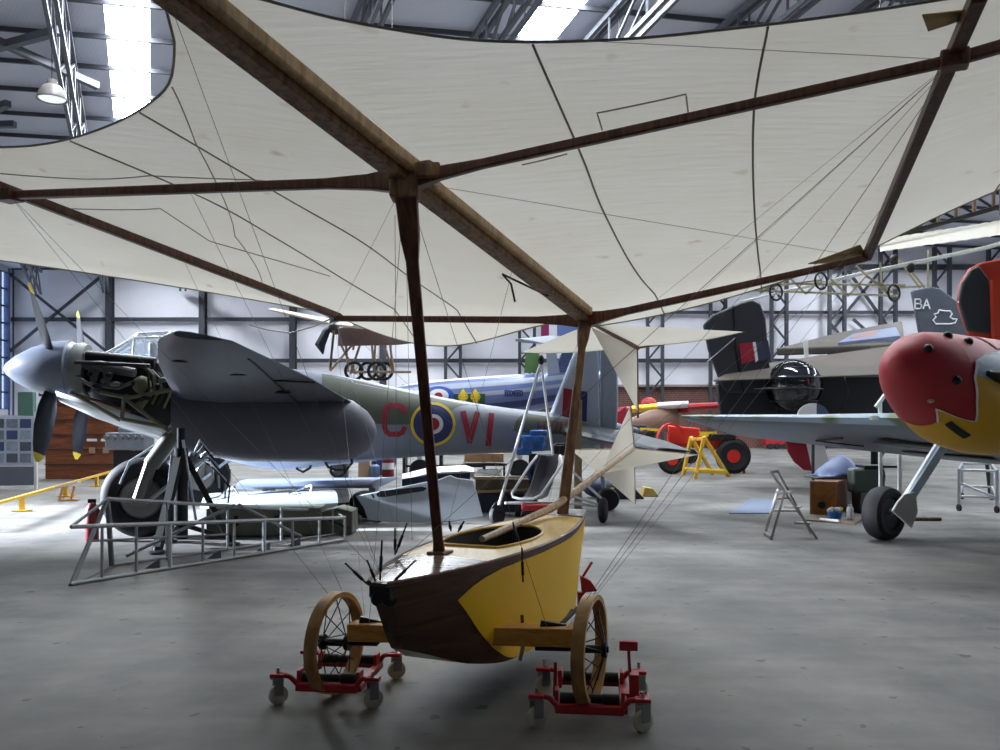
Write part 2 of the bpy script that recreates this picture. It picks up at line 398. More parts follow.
# steel: posts on the plain half, lattice columns on the rest
for px in (9, 110, 203, 293, 383):
    X = pX(px, YB - .4); mb = MB(); zt = roofz(X, YB)
    mb.box((X, YB - .62, zt / 2), (.34, .03, zt)).box((X, YB - .2, zt / 2), (.34, .03, zt)).box((X, YB - .4, zt / 2), (.03, .42, zt))
    struct(mb, 'wall_column', M_steel if px > 20 else M_blueframe, smooth=0)
for px in (453, 527, 592, 655, 718, 779, 837, 888, 942, 996):
    X = pX(px, YB - .8); zt = roofz(X, YB) - .1; mb = MB(); h = .42
    for s in (-1, 1): mb.box((X + s * h, YB - .8, zt / 2), (.17, .24, zt))
    n = int(zt / .95)
    for i in range(n):
        z0, z1 = zt * i / n, zt * (i + 1) / n
        s = 1 if i % 2 else -1
        mb.bar((X - s * h, YB - .8, z0), (X + s * h, YB - .8, z1), .1, .1)
    mb.box((X, YB - .8, .15), (1.3, .6, .3))
    struct(mb, 'lattice_column', M_steel, smooth=0)
# girts and bracing
def girt(x0, x1, py, h=.22, dy=.3): 
    z = pZ(py); struct(MB().box(((x0 + x1) / 2, YB - dy, z), (x1 - x0, .16, h)), 'wall_girt', M_steel, smooth=0)
girt(XL, pX(400), 320); girt(pX(235), XR, 361); girt(pX(400), XR, 313, .17); girt(XL, XR, 268, .3)
for a, b in (((14, 275), (110, 352)), ((108, 275), (14, 352)), ((850, 320), (886, 352)), ((835, 258), (886, 330)), ((888, 258), (830, 330))):
    struct(MB().bar(V((pX(a[0]), YB - .45, pZ(a[1]))), V((pX(b[0]), YB - .45, pZ(b[1]))), .14, .14), 'wall_brace', M_steel, smooth=0)
# roof trusses along the slope, purlins across them
for px in (-70, 62, 212, 362, 497, 622, 754, 876, 1000, 1130):
    x25 = pX(px, 25.3); mb = MB(); y0, y1 = 6.0, YB - .6; n = 22; dep = 1.25; wd_ = .3
    T0 = [rp(x25, lerp(y0, y1, i / n), -.28) for i in range(n + 1)]
    Bt = [p + V((0, 0, -dep)) for p in T0]
    for s in (-1, 1):
        o = V((s * wd_ / 2, 0, 0))
        mb.bar(T0[0] + o, T0[-1] + o, .13, .16); mb.bar(Bt[0] + o, Bt[-1] + o, .11, .14)
        for i in range(n):
            mb.bar((T0[i] if i % 2 else Bt[i]) + o, (Bt[i + 1] if i % 2 else T0[i + 1]) + o, .07, .07)
            mb.bar(T0[i] + o, Bt[i] + o, .06, .06)
    struct(mb, 'roof_truss', M_steel2, smooth=0)
for i in range(24):
    wv_ = 8 + i * 1.9
    a = V((XL, wv_ + .2 * XL, 0)); b = V((XR, wv_ + .2 * XR, 0))
    a.z = roofz(a.x, a.y) - .14; b.z = roofz(b.x, b.y) - .14
    def clip(p, q):
        if q.y > YB: t = (YB - p.y) / (q.y - p.y); q = p.lerp(q, t)
        return q
    if a.y > YB: continue
    b = clip(a, b)
    struct(MB().bar(a, b, .08, .14), 'roof_purlin', M_steel, smooth=0)
for (xa, ya), (xb, yb) in (((-17, 27), (-12.8, 25.3)), ((-18.5, 31), (-15, 31)), ((-16.5, 24.0), (-11.9, 28.5)), ((-19.5, 33), (-15, 29.5))):
    a, b = rp(xa, ya, -.6), rp(xb, yb, -.6)
    struct(MB().bar(a, b, .22, .22), 'roof_brace', M_steel2, smooth=0)

# sun through the side door
sd = bpy.data.lights.new('sun', 'SUN'); so = bpy.data.objects.new('sun', sd); COL.objects.link(so)
sd.energy = SUN; sd.angle = math.radians(7); sd.color = (.80, .88, 1)
so.rotation_euler = V((1, -.03, -.30)).to_track_quat('-Z', 'Y').to_euler()
# ================================================================== the glider
M_cloth = fabric_mat()
M_spar = wood('spar_wood', S(150, 112, 78), S(96, 64, 42), 3, .5, (6, 6, 1))
M_cap = wood('pale_spar_wood', S(206, 176, 134), S(168, 136, 100), 3, .5, (6, 6, 1))
M_red = wood('mahogany', S(104, 62, 42), S(66, 36, 24), 4, .4, (8, 8, 1))
M_hull = wood('varnished_hull', S(96, 66, 46), S(58, 38, 28), 2.2, .3, (1, 1, 7))
M_yel = mat('yellow_panel', S(250, 198, 16), .5, var=.06, scale=2)
M_deck = wood('pale_deck', S(226, 190, 92), S(208, 168, 70), 3, .4, (5, 1, 1))
M_fore = wood('foredeck', S(150, 128, 112), S(110, 90, 78), 3, .25, (1, 5, 1))
M_dark = mat('cockpit_dark', S(40, 34, 32), .7)
M_black = mat('black_iron', S(24, 24, 28), .45, .3)
M_wire = mat('rigging', S(130, 126, 120), .5, .4, 0)
M_cord = mat('seam_tape', S(150, 142, 128), .8, 0, .05)
M_axle = wood('axle_ash', S(216, 160, 70), S(184, 128, 50), 4, .4, (1, 6, 6))
M_rimw = wood('rim_ash', S(196, 154, 88), S(146, 104, 56), 5, .45)

B0 = V((-.58, 4.15, 0)); A = V((.394, .919, 0)).normalized(); SD = V((A.y, -A.x, 0)); LEN = 2.98
glider = thing('glider', (-.254, 4.91, 0), 'cream kite-winged wooden glider with yellow boat-shaped car on two spoked wheels', 'glider')
def part(mb, name, m, par=None, **k): return mb.build(name, m, par or glider, **k)

HW = [(0, .055), (.06, .13), (.15, .215), (.25, .285), (.38, .335), (.5, .345), (.65, .315), (.8, .235), (.92, .15), (1, .09)]
ZB = [(0, .47), (.08, .405), (.18, .32), (.28, .255), (.38, .235), (.7, .24), (.85, .31), (1, .45)]
def zs(s): return .815 + .055 * s
def hull(s, f, side, off=0):
    """f 0 = chine at the bottom, 1 = gunwale"""
    hw = smooth_interp(HW, s); zb = smooth_interp(ZB, s)
    kk = interp([(0, .55), (.12, .62), (.3, .88), (.75, .88), (1, .6)], s)
    w = hw * (kk + (1 - kk) * f ** .6) + off
    along = s * LEN + .17 * (1 - f) * max(0, 1 - s * 5) - .10 * (1 - f) * max(0, s * 5 - 4)
    p = B0 + A * along + SD * side * w
    p.z = zb + (zs(s) - zb) * f
    return p
ss = [i / 40 for i in range(41)]
rings = []
for s in ss:
    r = [hull(s, j / 10, 1) for j in range(10, -1, -1)] + [hull(s, j / 10, -1) for j in range(0, 11)]
    rings.append(r)
hb = MB(); n = len(rings[0])
hb.loft(rings, False, ring_closed=False)
hb.add(rings[0], [tuple(range(n))]); hb.add(rings[-1], [tuple(reversed(range(n)))])
h_o = part(hb, 'hull', M_hull, smooth=50)
# yellow side panels with the pointed front edge
for side in (1, -1):
    def yp(u, v):
        s = lerp(.145, .965, u)
        lo = interp([(.145, .68), (.18, .50), (.22, .30), (.26, .15), (.30, .05), (.34, .01), (1, .01)], s)
        hi = interp([(.145, .68), (.18, .80), (.22, .88), (.27, .925), (.35, .945), (1, .965)], s)
        return hull(s, lerp(lo, hi, v), side, .006)
    part(MB().grid(yp, 60, 10), 'side_panel', M_yel, smooth=50, label='yellow panel with pointed front')
    part(MB().tube([hull(s, 1, side) + V((0, 0, .004)) for s in ss], .014, 6), 'gunwale', M_red)
# deck
cc = B0 + A * 1.36; 
def dk(al, lat, dz=0): p = B0 + A * al + SD * lat; p.z = zs(al / LEN) + dz; return p
outl = [(s * LEN, smooth_interp(HW, s)) for s in [.235 + .765 * i / 30 for i in range(31)]]
out_pts = [(a, w) for a, w in outl] + [(a, -w) for a, w in reversed(outl)]
inner = []
for a, l in out_pts:
    th = math.atan2(l / .30, (a - 1.36) / .72)
    inner.append((1.37 + .53 * math.cos(th), .262 * math.sin(th)))
dm = MB(); k = len(out_pts)
dm.add([dk(a, l, .006 + .02 * (1 - abs(l) / .4)) for a, l in out_pts] + [dk(a, l, .03) for a, l in inner], [(i, (i + 1) % k, k + (i + 1) % k, k + i) for i in range(k)])
part(dm, 'deck', M_deck, smooth=40)
part(MB().grid(lambda u, v: dk(lerp(.0, .705, u), smooth_interp(HW, lerp(0, .2366, u)) * (2 * v - 1), .006 + .018 * u * (1 - (2 * v - 1) ** 2)), 12, 8), 'foredeck', M_fore)
part(MB().grid(lambda u, v: dk(lerp(2.55, 2.985, u), smooth_interp(HW, lerp(2.55, 2.98, u) / LEN) * 1.01 * (2 * v - 1), .022), 6, 6), 'stern_deck', mat('grey_varnish', S(150, 138, 140), .35), solid=.006)
part(MB().tube([dk(a, l, .034) for a, l in inner], .010, 6, closed=True), 'cockpit_rim', M_deck)
ck = MB(); ck.loft([[dk(a, l, .028) for a, l in inner], [dk(1.36 + (a - 1.36) * .9, l * .85, -.38) for a, l in inner]], False)
ck.add([dk(1.36 + (a - 1.36) * .9, l * .85, -.38) for a, l in inner], [tuple(range(k))])
part(ck, 'cockpit_lining', M_dark)
seat = MB().bar(dk(1.55, -.17, -.18), dk(1.55, .17, -.18), .16, .03); seat.bar(dk(1.16, -.12, -.16), dk(1.22, .02, -.02), .03); seat.bar(dk(1.3, .02, -.3), dk(1.26, .06, -.02), .03)
part(seat, 'seat_board', mat('grey_board', S(120, 116, 118), .6))
# bow fitting and rigging screws
bf = MB(); c = B0 + A * .03; c.z = .765
R_ = Matrix(((SD.x, A.x, 0), (SD.y, A.y, 0), (0, 0, 1)))
bf.box(c + A * -.0 + V((0, 0, .012)), (.115, .05, .06), R_).ell(c + A * .02 + V((.03, 0, -.03)), (.04, .03, .04)).ell(c + A * .01 + V((-.03, 0, -.02)), (.03, .03, .04)); bf.box(c + A * .05 + V((0, 0, .052)), (.12, .14, .012), R_)
part(bf, 'bow_fitting', M_black, bevel=.01)
for (b, t) in (((367, 584), (345, 563)), ((376, 582), (367, 560)), ((380, 580), (382, 540)), ((395, 555), (395, 528)), ((396, 553), (407, 523)), ((390, 585), (416, 560)), ((451, 531), (449, 521)), ((458, 532), (464, 521)), ((514, 545), (513, 533)), ((523, 582), (522, 548)), ((516, 541), (513, 522))):
    Y = 4.2 if b[0] < 393 else (4.9 if b[0] < 500 else (4.86 if b[1] > 570 else 5.3))
    pb, pt = W(*b, Y), W(*t, Y)
    part(MB().tube([pb, pt], .005, 6).tube([pb.lerp(pt, .2), pb.lerp(pt, .6)], .0085, 6), 'rigging_screw', M_black)
part(MB().bar(W(522, 615, 4.84), W(523, 638, 4.84), .018, .018), 'side_bolt', M_red)
part(MB().bar(W(569, 518, 6.55), W(573, 534, 6.5), .03, .03).bar(W(575, 520, 6.75), W(573, 534, 6.5), .03, .03), 'stern_bracket', M_black)
# masts
F0 = V((-.497, 4.55, 2.85)); R0 = V((.674, 6.9, 2.39))
mb_ = V((-.338, 4.9, .80))
m = MB(); 
prof = [(0, .075), (.06, .055), (.5, .058), (.80, .066), (.86, .10), (.985, .115)]
for (t0, w0), (t1, w1) in zip(prof, prof[1:]): m.bar(mb_.lerp(F0, t0), mb_.lerp(F0, t1), w0, w0, (0, 1, 0), w1, w1)
part(m, 'front_mast', M_red, bevel=.006)
part(MB().box(mb_ + V((0, 0, .03)), (.11, .13, .07), R_).box(mb_ + A * .06 + V((0, 0, .02)), (.2, .06, .04), R_), 'mast_step', M_spar, bevel=.008)
rb = V((.47, 6.62, .84)); m = MB()
for (t0, w0), (t1, w1) in zip([(0, .085), (.5, .068), (.85, .058), (.9, .085), (1, .11)], [(.5, .068), (.85, .058), (.9, .085), (1, .11)]): m.bar(rb.lerp(R0, t0), rb.lerp(R0, t1), w0, w0, (0, 1, 0), w1, w1)
part(m, 'rear_mast', M_spar, bevel=.006)
# spars
def K(t): return F0.lerp(R0, t) if 0 <= t <= 1 else F0 + (R0 - F0) * t
D0, D1 = V((1.88, 3.6, 3.09)), V((2.497, 5.9, 2.70))
E0, E1 = V((-3.10, 5.5, 3.02)), V((-1.48, 7.8, 2.51))
def Dl(t): return D0 + (D1 - D0) * t
def El(t): return E0 + (E1 - E0) * t
O0, O1 = V((2.95, 3.15, 3.28)), V((3.45, 5.4, 3.12))
P0, P1 = V((-4.3, 6.0, 3.22)), V((-4.62, 7.0, 2.93))
up = V((0, 0, .03))
kb = MB(); kb.bar(K(-.66) + up, K(1.0) + up, .105, .10); part(kb, 'keel_spar', M_spar, bevel=.008)
side_k = (R0 - F0).cross(V((0, 0, 1))).normalized()
part(MB().bar(K(-.66) + side_k * .075 + V((0, 0, .055)), K(.01) + side_k * .075 + V((0, 0, .055)), .055, .075).bar(K(.03) + side_k * .065 + V((0, 0, .05)), K(.98) + side_k * .065 + V((0, 0, .05)), .045, .065), 'keel_cap', M_cap, bevel=.015)
def spar(a, b, w0, w1, name='cross_spar', m=M_red, root=.13):
    a = V(a); b = V(b); t = .17; mbx = MB()
    mbx.bar(a, a.lerp(b, t * .45), root * .75, root, (0, 0, 1), w0 * 1.1, w0 * 1.5)
    mbx.bar(a.lerp(b, t * .45), a.lerp(b, t), w0 * 1.1, w0 * 1.5, (0, 0, 1), w0, w0)
    mbx.bar(a.lerp(b, t), b, w0, w0, (0, 0, 1), w1, w1)
    part(mbx, name, m, bevel=.008)
z0 = V((0, 0, .0))
spar(F0, D0 + (D0 - F0) * .02, .046, .044); spar(F0, E0 + (E0 - F0) * .02, .052, .05)
part(MB().bar(D0, O0, .05, .05).box(D0 + V((0, 0, -.0)), (.11, .10, .07), R_), 'tip_joint_spar', M_red, bevel=.01)
part(MB().bar(E0, P0, .05, .05).box(E0, (.14, .12, .08), R_), 'tip_joint_spar', M_red, bevel=.01)
spar(R0, D1, .055, .042); spar(R0, E1, .055, .05)
for f in (Dl, El):
    part(MB().bar(f(-.16) + up, f(1.03) + up, .058, .06), 'tip_spar', M_red, bevel=.008)
part(MB().bar(F0 + V((0, 0, -.10)), F0 + V((0, 0, .06)), .15, .15).box(F0 + side_k * .14 + V((0, 0, .03)), (.13, .1, .08)), 'mast_head', M_spar, bevel=.012)
part(MB().box(F0 + side_k * .13 + V((0, 0, .05)), (.09, .09, .06), R_), 'bracket', M_spar, bevel=.01)
# cloth
def lead(tab): return lambda u: smooth_interp(tab, u)
def panel(La, Lb, tl, tt, bil, drp=.8):
    def fn(u, v):
        t = lerp(tl(u), tt(u), v)
        p = La(t).lerp(Lb(t), u)
        p = p + V((0, 0, .075 + bil * math.sin(PI * u) * (.35 + .65 * math.sin(PI * min(1, max(0, (t + .3) / 1.4))))))
        p.z -= drp * max(0, t - 1.0)
        return p
    return fn
tlR = lead([(0, -.60), (.06, -.535), (.15, -.43), (.3, -.31), (.5, -.22), (.7, -.17), (.85, -.145), (1, -.13)])
tlL = lead([(0, -.60), (.05, -.545), (.12, -.445), (.25, -.32), (.5, -.20), (.75, -.15), (1, -.2)])
ttR = lambda u: 1.08 - .06 * u + .2 * u * (1 - u)
ttL = lambda u: 1.04 + .82 * u * u * (1 - u)
PR = panel(K, Dl, tlR, ttR, .045); PL = panel(K, El, tlL, ttL, .05, 1.3)
oT = lambda t: O0 + (O1 - O0) * t
pT = lambda t: P0 + (P1 - P0) * t
PO = panel(Dl, oT, lambda u: -.13 - .25 * u, lambda u: 1.02, .05); PP = panel(El, pT, lambda u: -.2 - .1 * u, lambda u: 1.03, .05)
for fn in (PR, PL, PO, PP):
    c_ = part(MB().grid(fn, 36, 36), 'wing_cloth', M_cloth, smooth=60)
    edge = [fn(i / 36, 0) for i in range(37)]
    part(MB().tube([p + V((0, 0, .0)) for p in edge], .0065, 6), 'edge_cord', mat('edge_rope', S(150, 144, 134), .8), c_)
    part(MB().tube([fn(i / 36, 1) for i in range(37)], .006, 6), 'hem', M_cord, c_)
def seam(fn, us, r=.006, v0=0.0, v1=1.0):
    pts = [fn(smooth_interp(us, v) , v) + V((0, 0, -.012)) for v in [v0 + (v1 - v0) * i / 40 for i in range(41)]]
    part(MB().tube(pts, r, 5), 'seam_cord', M_cord)
seam(PR, [(0, .375), (.3, .335), (.5, .30), (.8, .27), (1, .285)], .006); seam(PR, [(0, .715), (.2, .685), (.5, .665), (.8, .655), (1, .655)], .006)
seam(PL, [(0, .36), (.3, .39), (.5, .40), (.7, .45), (1, .50)], .005); seam(PL, [(0, .62), (.25, .60), (.45, .64), (.7, .70), (1, .76)], .005)
seam(PO, [(0, .8), (1, .7)], .005)
# repair patches: a stitched outline and pale stuck-on pieces
def patch(fn, q, r=.005, name='patch_outline'):
    part(MB().tube([fn(*p) + V((0, 0, -.01)) for p in q], r, 5), name, M_cord)
def uv_of(fn, px, py):
    best = None; lo = [0, 0]; hi = [1, 1]
    for it in range(5):
        nn = 12
        for i in range(nn + 1):
            for j in range(nn + 1):
                u = lerp(lo[0], hi[0], i / nn); v = lerp(lo[1], hi[1], j / nn); p = fn(u, v)
                if p.y < .3: continue
                e = (CX + F * p.x / p.y - px) ** 2 + (HZ - F * (p.z - EYE) / p.y - py) ** 2
                if best is None or e < best[0]: best = (e, u, v)
        du = (hi[0] - lo[0]) / nn; dv = (hi[1] - lo[1]) / nn
        lo = [max(0, best[1] - du), max(0, best[2] - dv)]; hi = [min(1, best[1] + du), min(1, best[2] + dv)]
    return best[1], best[2]
def sag(fn, pxs, r=.004, name='seam_cord'):
    q = [uv_of(fn, *p) for p in pxs]; pts = []
    for a, b in zip(q, q[1:]):
        for i in range(6): t = i / 6; pts.append((lerp(a[0], b[0], t), lerp(a[1], b[1], t)))
    patch(fn, pts + [q[-1]], r, name)
sag(PR, [(602, 128), (597, 111), (686, 92), (688, 110)], .004, 'patch_outline')
sag(PR, [(522, 163), (567, 152)], .004, 'patch_outline')
for q in ([(172, 85), (195, 140), (235, 235), (262, 282)], [(0, 172), (150, 174), (250, 178), (380, 184)], [(60, 235), (160, 207), (210, 240), (330, 275)]):
    sag(PL, q, .0035)
def pale(fn, poly, name='cloth_patch'):
    pts = [fn(*uv_of(fn, *p)) + V((0, 0, -.012)) for p in poly]
    part(MB().add(pts, [tuple(range(len(pts)))]), name, mat('old_canvas', S(190, 168, 124), .8, bump=.1), solid=.006)
pale(PR, [(922, 12), (975, 9), (968, 17), (928, 28)])
pale(PR, [(808, 262), (860, 243), (866, 252), (842, 262)])
# tail kite on the keel extension
tr = V((1.276, 8.1, 2.27)); 
part(MB().bar(R0 + up, tr + (tr - R0) * .02, .05, .05, (0, 0, 1), .035, .035), 'tail_boom', M_spar, bevel=.005)
def tri(a, b, c, sagz=.03, n=12):
    a, b, c = V(a), V(b), V(c)
    def fn(u, v):
        p = a.lerp(b.lerp(c, v), u)
        return p - V((0, 0, sagz)) * 4 * u * (v * (1 - v))
    return MB().grid(fn, n, n)
ta = R0 + (tr - R0) * .10
t1, t2 = V((2.18, 7.74, 2.385)), V((.20, 8.53, 2.26))
part(tri(ta, tr + V((.02, 0, .02)), t1), 'tail_cloth', M_cloth); part(tri(ta, tr + V((-.02, 0, .02)), t2), 'tail_cloth', M_cloth)
part(tri(ta + V((0, 0, -.03)), tr, W(638, 412, 8.1), 0), 'tail_cloth', M_cloth)
part(MB().bar(tr, t1, .018).bar(tr, t2, .018).bar(tr, W(638, 418, 8.1), .018), 'tail_spreader', M_spar)
# steering oar with its cross of fins
q = [W(482, 539, 5.35), W(497, 533, 5.6), W(525, 520, 6.0), W(550, 509, 6.4), W(575, 492, 6.8), W(600, 473, 7.3), W(634, 449, 8.5)]
part(MB().tube([q[0].lerp(q[0], 0)] + q[1:], [.02, .024, .026, .03, .03, .028, .02], 8), 'tiller_pole', M_cap)
fa, fr = W(600, 474, 7.3), W(634, 449, 8.5)
for tip in (W(697, 455, 8.27), W(571, 450, 8.75), W(630, 406, 8.5), W(635, 504, 8.5)):
    part(tri(fa, fr, tip, 0), 'steering_fin', M_cloth)
    part(MB().tube([fr, tip], .008, 5), 'fin_spreader', M_cap)
# axle and wheels
cl, cr = V((-.955, 5.05, .31)), V((.485, 4.68, .368))
ax = (cr - cl).normalized()
part(MB().bar(cl + ax * .10 + V((0, 0, .07)), cr - ax * .06 + V((0, 0, .07)), .13, .10), 'axle_beam', M_axle, bevel=.006)
part(MB().tube([cl - ax * .09, cl + ax * .26], .017, 8).bar(cl + ax * .2 + V((0, 0, .01)), cl + ax * .23 + V((0, 0, .14)), .14, .02), 'axle_rod', M_black)
part(MB().tube([cr - ax * .3, cr + ax * .10], .017, 8).bar(cr - ax * .22 + V((0, 0, .01)), cr - ax * .2 + V((0, 0, .14)), .14, .02), 'axle_rod', M_black)
part(MB().bar(W(520, 660, 4.75), W(526, 632, 4.75), .02, .03), 'strut_bracket', mat('grey_metal', S(150, 150, 152), .4, .5))
part(MB().bar(W(553, 632, 5.2), W(580, 606, 5.6), .02, .02).bar(W(556, 634, 5.2), W(572, 610, 5.6), .015, .015), 'axle_stay', M_black)
for k, c in enumerate((cl, cr)):
    rim = MB(); wd_ = .034; Rr = .29; A = V((.33, .944, 0)).normalized()
    rim.loft([[c + V((A.y, -A.x, 0)) * o + (A * math.cos(2 * PI * i / 48) + V((0, 0, 1)) * math.sin(2 * PI * i / 48)) * r for o, r in ((-wd_, Rr), (wd_, Rr), (wd_, Rr - .028), (-wd_, Rr - .028))] for i in range(48)], False, ends=True)
    wh = part(rim, 'wheel', M_rimw, smooth=40)
    hubm = MB().lathe(c - ax * .09, ax, [(0, .02), (.0, .045), (.025, .045), (.03, .022), (.15, .022), (.155, .045), (.18, .045), (.18, .02)], 16)
    part(hubm, 'hub', M_black, wh)
    for i in range(20):
        a0 = 2 * PI * i / 20; a1 = a0 + (.35 if i % 4 < 2 else -.35); sgn = 1 if i % 2 else -1
        e0 = A * math.cos(a1) + V((0, 0, 1)) * math.sin(a1); e1 = A * math.cos(a0) + V((0, 0, 1)) * math.sin(a0)
        part(MB().tube([c + ax * sgn * .075 + e0 * .04, c + e1 * (Rr - .02)], .0035, 5), 'spoke', M_black, wh)
# rigging wires
lowL, lowR = cl + ax * .2, cr - ax * .2; bow = V((-.57, 4.2, .84)); st = dk(2.9, 0, .02); stem = W(575, 560, 6.8)
wires = [(bow, K(-.6)), (bow, E0), (bow, D0), (bow, El(.0) * .5 + F0 * .5), (lowL, E0), (lowL, El(1)), (lowL, F0), (lowL, El(.45)), (lowR, D0), (lowR, Dl(1)), (lowR, Dl(.5)), (lowR, F0),
         (st, E1), (st, D1), (st, D0), (st, R0), (st, tr), (F0, Dl(1)), (F0, El(1)), (F0, K(-.55)), (D0, PR(.45, .0)), (D1, V(D0) * .98 + R0 * .02), (D0, PR(.35, 1)), (D0, PR(.2, .98)), (st, fr), (tr, fr), (tr, t1.lerp(tr, .5)), (W(400, 545, 5), E1), (W(412, 540, 5), F0), (W(516, 530, 5.5), R0), (W(448, 525, 5.3), K(.5)), (W(397, 548, 4.9), W(395, 215, 4.6))]
for a, b in wires:
    part(MB().tube([a, b], .0014, 4, cap=False), 'rigging_wire', M_wire)
part(MB().tube([K(.72) + V((0, 0, -.03)), W(502, 274, 6.2), W(511, 284, 6.2), W(515, 302, 6.2)], .008, 5), 'cable_end', M_black)
# red bracket seen past the stern
part(MB().prism([W(580, 575, 6.3), W(582, 592, 6.3), W(597, 590, 6.3), W(590, 580, 6.3)], (.0, .08, 0)).tube([W(582, 578, 6.3), W(592, 562, 6.3)], .01, 6).bar(W(581, 592, 6.3), W(581, 640, 6.3), .05, .05), 'tail_skid', mat('red_paint', S(176, 40, 44), .45))

# ================================================================== wheel dollies under the two wheels
M_redp = mat('red_frame', S(172, 28, 36), .45)
M_castor = mat('castor_wheel', S(206, 200, 180), .5)
M_zinc = mat('zinc', S(150, 150, 150), .4, .7)
def dolly(c, label, pedal):
    c = V((c.x + .01, c.y + .09, 0)); t = thing('wheel_dolly', c, label, 'dolly', 'red wheel dollies')
    dx_ = V((.992, -.12, 0)); dy_ = V((.12, .992, 0)); R_ = Matrix(((.992, .12, 0), (-.12, .992, 0), (0, 0, 1))); ax = dx_
    def L(x, y, z): return c + dx_ * x * .74 - dy_ * y * .92 + V((0, 0, z))
    fr = MB()
    for y in (.27, -.27):
        fr.bar(L(-.24, y, .095), L(.24, y, .095), .04, .045); 
        for s in (-1, 1): fr.tube([L(s * .22, y, .10), L(s * .28, y + .02, .155), L(s * .37, y + .03, .17)], .016, 6); fr.box(L(s * .37, y + .03, .165), (.08, .06, .02), R_)
    fr.bar(L(.24, .27, .095), L(.24, -.27, .095), .04, .04)
    for y in (.2, -.2):
        for s in (-1, 1): fr.box(L(s * .235, y, .13), (.02, .09, .10), R_)
    fr.prism([L(-.26, .05, .09), L(-.26, -.12, .09), L(-.26, -.03, .26)], ax * .02)
    part(fr, 'frame', M_redp, t, bevel=.004)
    for y in (.215, -.215):
        part(MB().lathe(L(-.21, y, .135), ax, [(0, .012), (0, .03), (.08, .03), (.085, .024), (.22, .024), (.225, .03), (.31, .03), (.31, .012)], 14), 'roller', M_black, t)
    ca = V((.42, -.907, 0)); cb = V((.907, .42, 0))
    for x in (-.37, .37):
        for y in (.30, -.30):
            p = L(x, y, .055)
            fk = MB().bar(p + ca * -.03, p + ca * -.03 + V((0, 0, .09)), .05, .006, ca).bar(p + ca * .03, p + ca * .03 + V((0, 0, .09)), .05, .006, ca).box(p + V((0, 0, .095)), (.075, .055, .012), R_).tube([p + V((0, 0, .09)), p + V((0, 0, .15))], .009, 6)
            cs = part(fk, 'castor', M_zinc, t)
            part(MB().lathe(p - ca * .019, ca, [(0, .02), (0, .044), (.006, .055), (.032, .055), (.038, .044), (.038, .02)], 20), 'castor_wheel', M_castor, cs)
    if pedal:
        pp = MB().bar(L(.30, .0, .10), L(.28, .0, .36), .014, .03).box(L(.28, 0, .37), (.10, .04, .05), R_).bar(L(.24, 0, .1), L(.36, 0, .1), .12, .05).box(L(.32, .02, .17), (.05, .1, .12), R_)
        pp.tube([L(.33, -.05, .1), L(.42, -.05, .1), L(.42, .08, .1), L(.33, .08, .1)], .008, 6)
        part(pp, 'foot_pedal', M_redp, t, bevel=.004)
    return t
dolly(cl, 'red castor dolly without pedal gripping the wheel beside the dark wooden bow', False)
dolly(cr, 'red castor dolly with upright foot pedal under the wheel beside the yellow hull panel', True)
# ================================================================== the twin-engined grey aircraft with one engine uncovered
M_grey = mat('medium_sea_grey', S(138, 146, 160), .45, var=.06, scale=1.2)
M_gcamo = camo('grey_green_camouflage', S(112, 120, 108), S(150, 158, 172), .42, .53, .45)
M_under = mat('underside_grey', S(94, 96, 108), .5, var=.08, scale=1.5)
M_green = mat('dark_green_paint', S(104, 112, 98), .5, var=.06)
M_redp2 = mat('code_red', S(160, 34, 58), .5, var=.05)
M_ryel = mat('roundel_yellow', S(240, 206, 50), .5, var=.03)
M_rblue = mat('roundel_blue', S(44, 56, 112), .5, var=.05)
M_rwhite = mat('roundel_white', S(238, 236, 240), .5, var=.03)
M_rred = mat('roundel_red', S(158, 26, 48), .5, var=.05)
M_blade = mat('blade_black', S(30, 34, 46), .45, .0)
M_tip = mat('yellow_tip', S(240, 214, 60), .5, var=0)
M_tyre = mat('tyre_rubber', S(24, 24, 28), .7, var=.2)
M_silver = mat('silver_paint', S(190, 198, 206), .35, .3, .08)
M_alum = mat('bare_aluminium', S(200, 204, 210), .35, .7, .1)
M_oily = mat('engine_black', S(38, 38, 36), .5, .3, .3)
M_pipe = mat('engine_grey', S(120, 120, 118), .4, .5, .2)
M_tubeg = mat('bearer_green', S(122, 120, 96), .5, .1)
M_copper = mat('copper_pipe', S(168, 120, 90), .4, .5)
M_white = mat('white_paint', S(232, 232, 230), .5, var=.05)

N0 = V((-7.65, 13.75, 0)); FW = V((-.985, -.17, 0)).normalized(); PT = V((.17, -.985, 0)).normalized(); AF = -FW; UZ = V((0, 0, 1))
def Q(a, p, z): r = N0 + AF * a + PT * p; r.z = z; return r
mos = thing('aircraft', Q(2.4, 0, 0), 'grey twin-engined propeller aircraft with red code letters and one engine uncovered', 'aircraft')
def mp(mb, name, m, par=None, **k): return mb.build(name, m, par or mos, **k)
ZC = [(.45, 2.27), (.8, 2.2), (1.4, 2.1), (2, 2.0), (3, 1.80), (4, 1.63), (5, 1.60), (6, 1.55), (7, 1.475), (8, 1.415), (9, 1.39), (9.8, 1.39), (10.25, 1.40)]
HH = [(.45, .03), (.6, .22), (.9, .38), (1.4, .56), (2, .67), (3, .80), (4, .85), (5, .75), (6, .60), (7, .47), (8, .382), (9, .30), (9.8, .17), (10.25, .06)]
def fz(a): return smooth_interp(ZC, a)
def fh(a): return smooth_interp(HH, a)
st_ = [.45, .5, .6, .75, .95, 1.2, 1.6] + [2 + .25 * i for i in range(32)] + [9.9, 10.1, 10.25]
fb = MB(); fb.loft([[Q(a, fh(a) * .86 * math.cos(2 * PI * j / 36), fz(a) + fh(a) * math.sin(2 * PI * j / 36)) for j in range(36)] for a in st_])
fus = mp(fb, 'fuselage', M_grey)
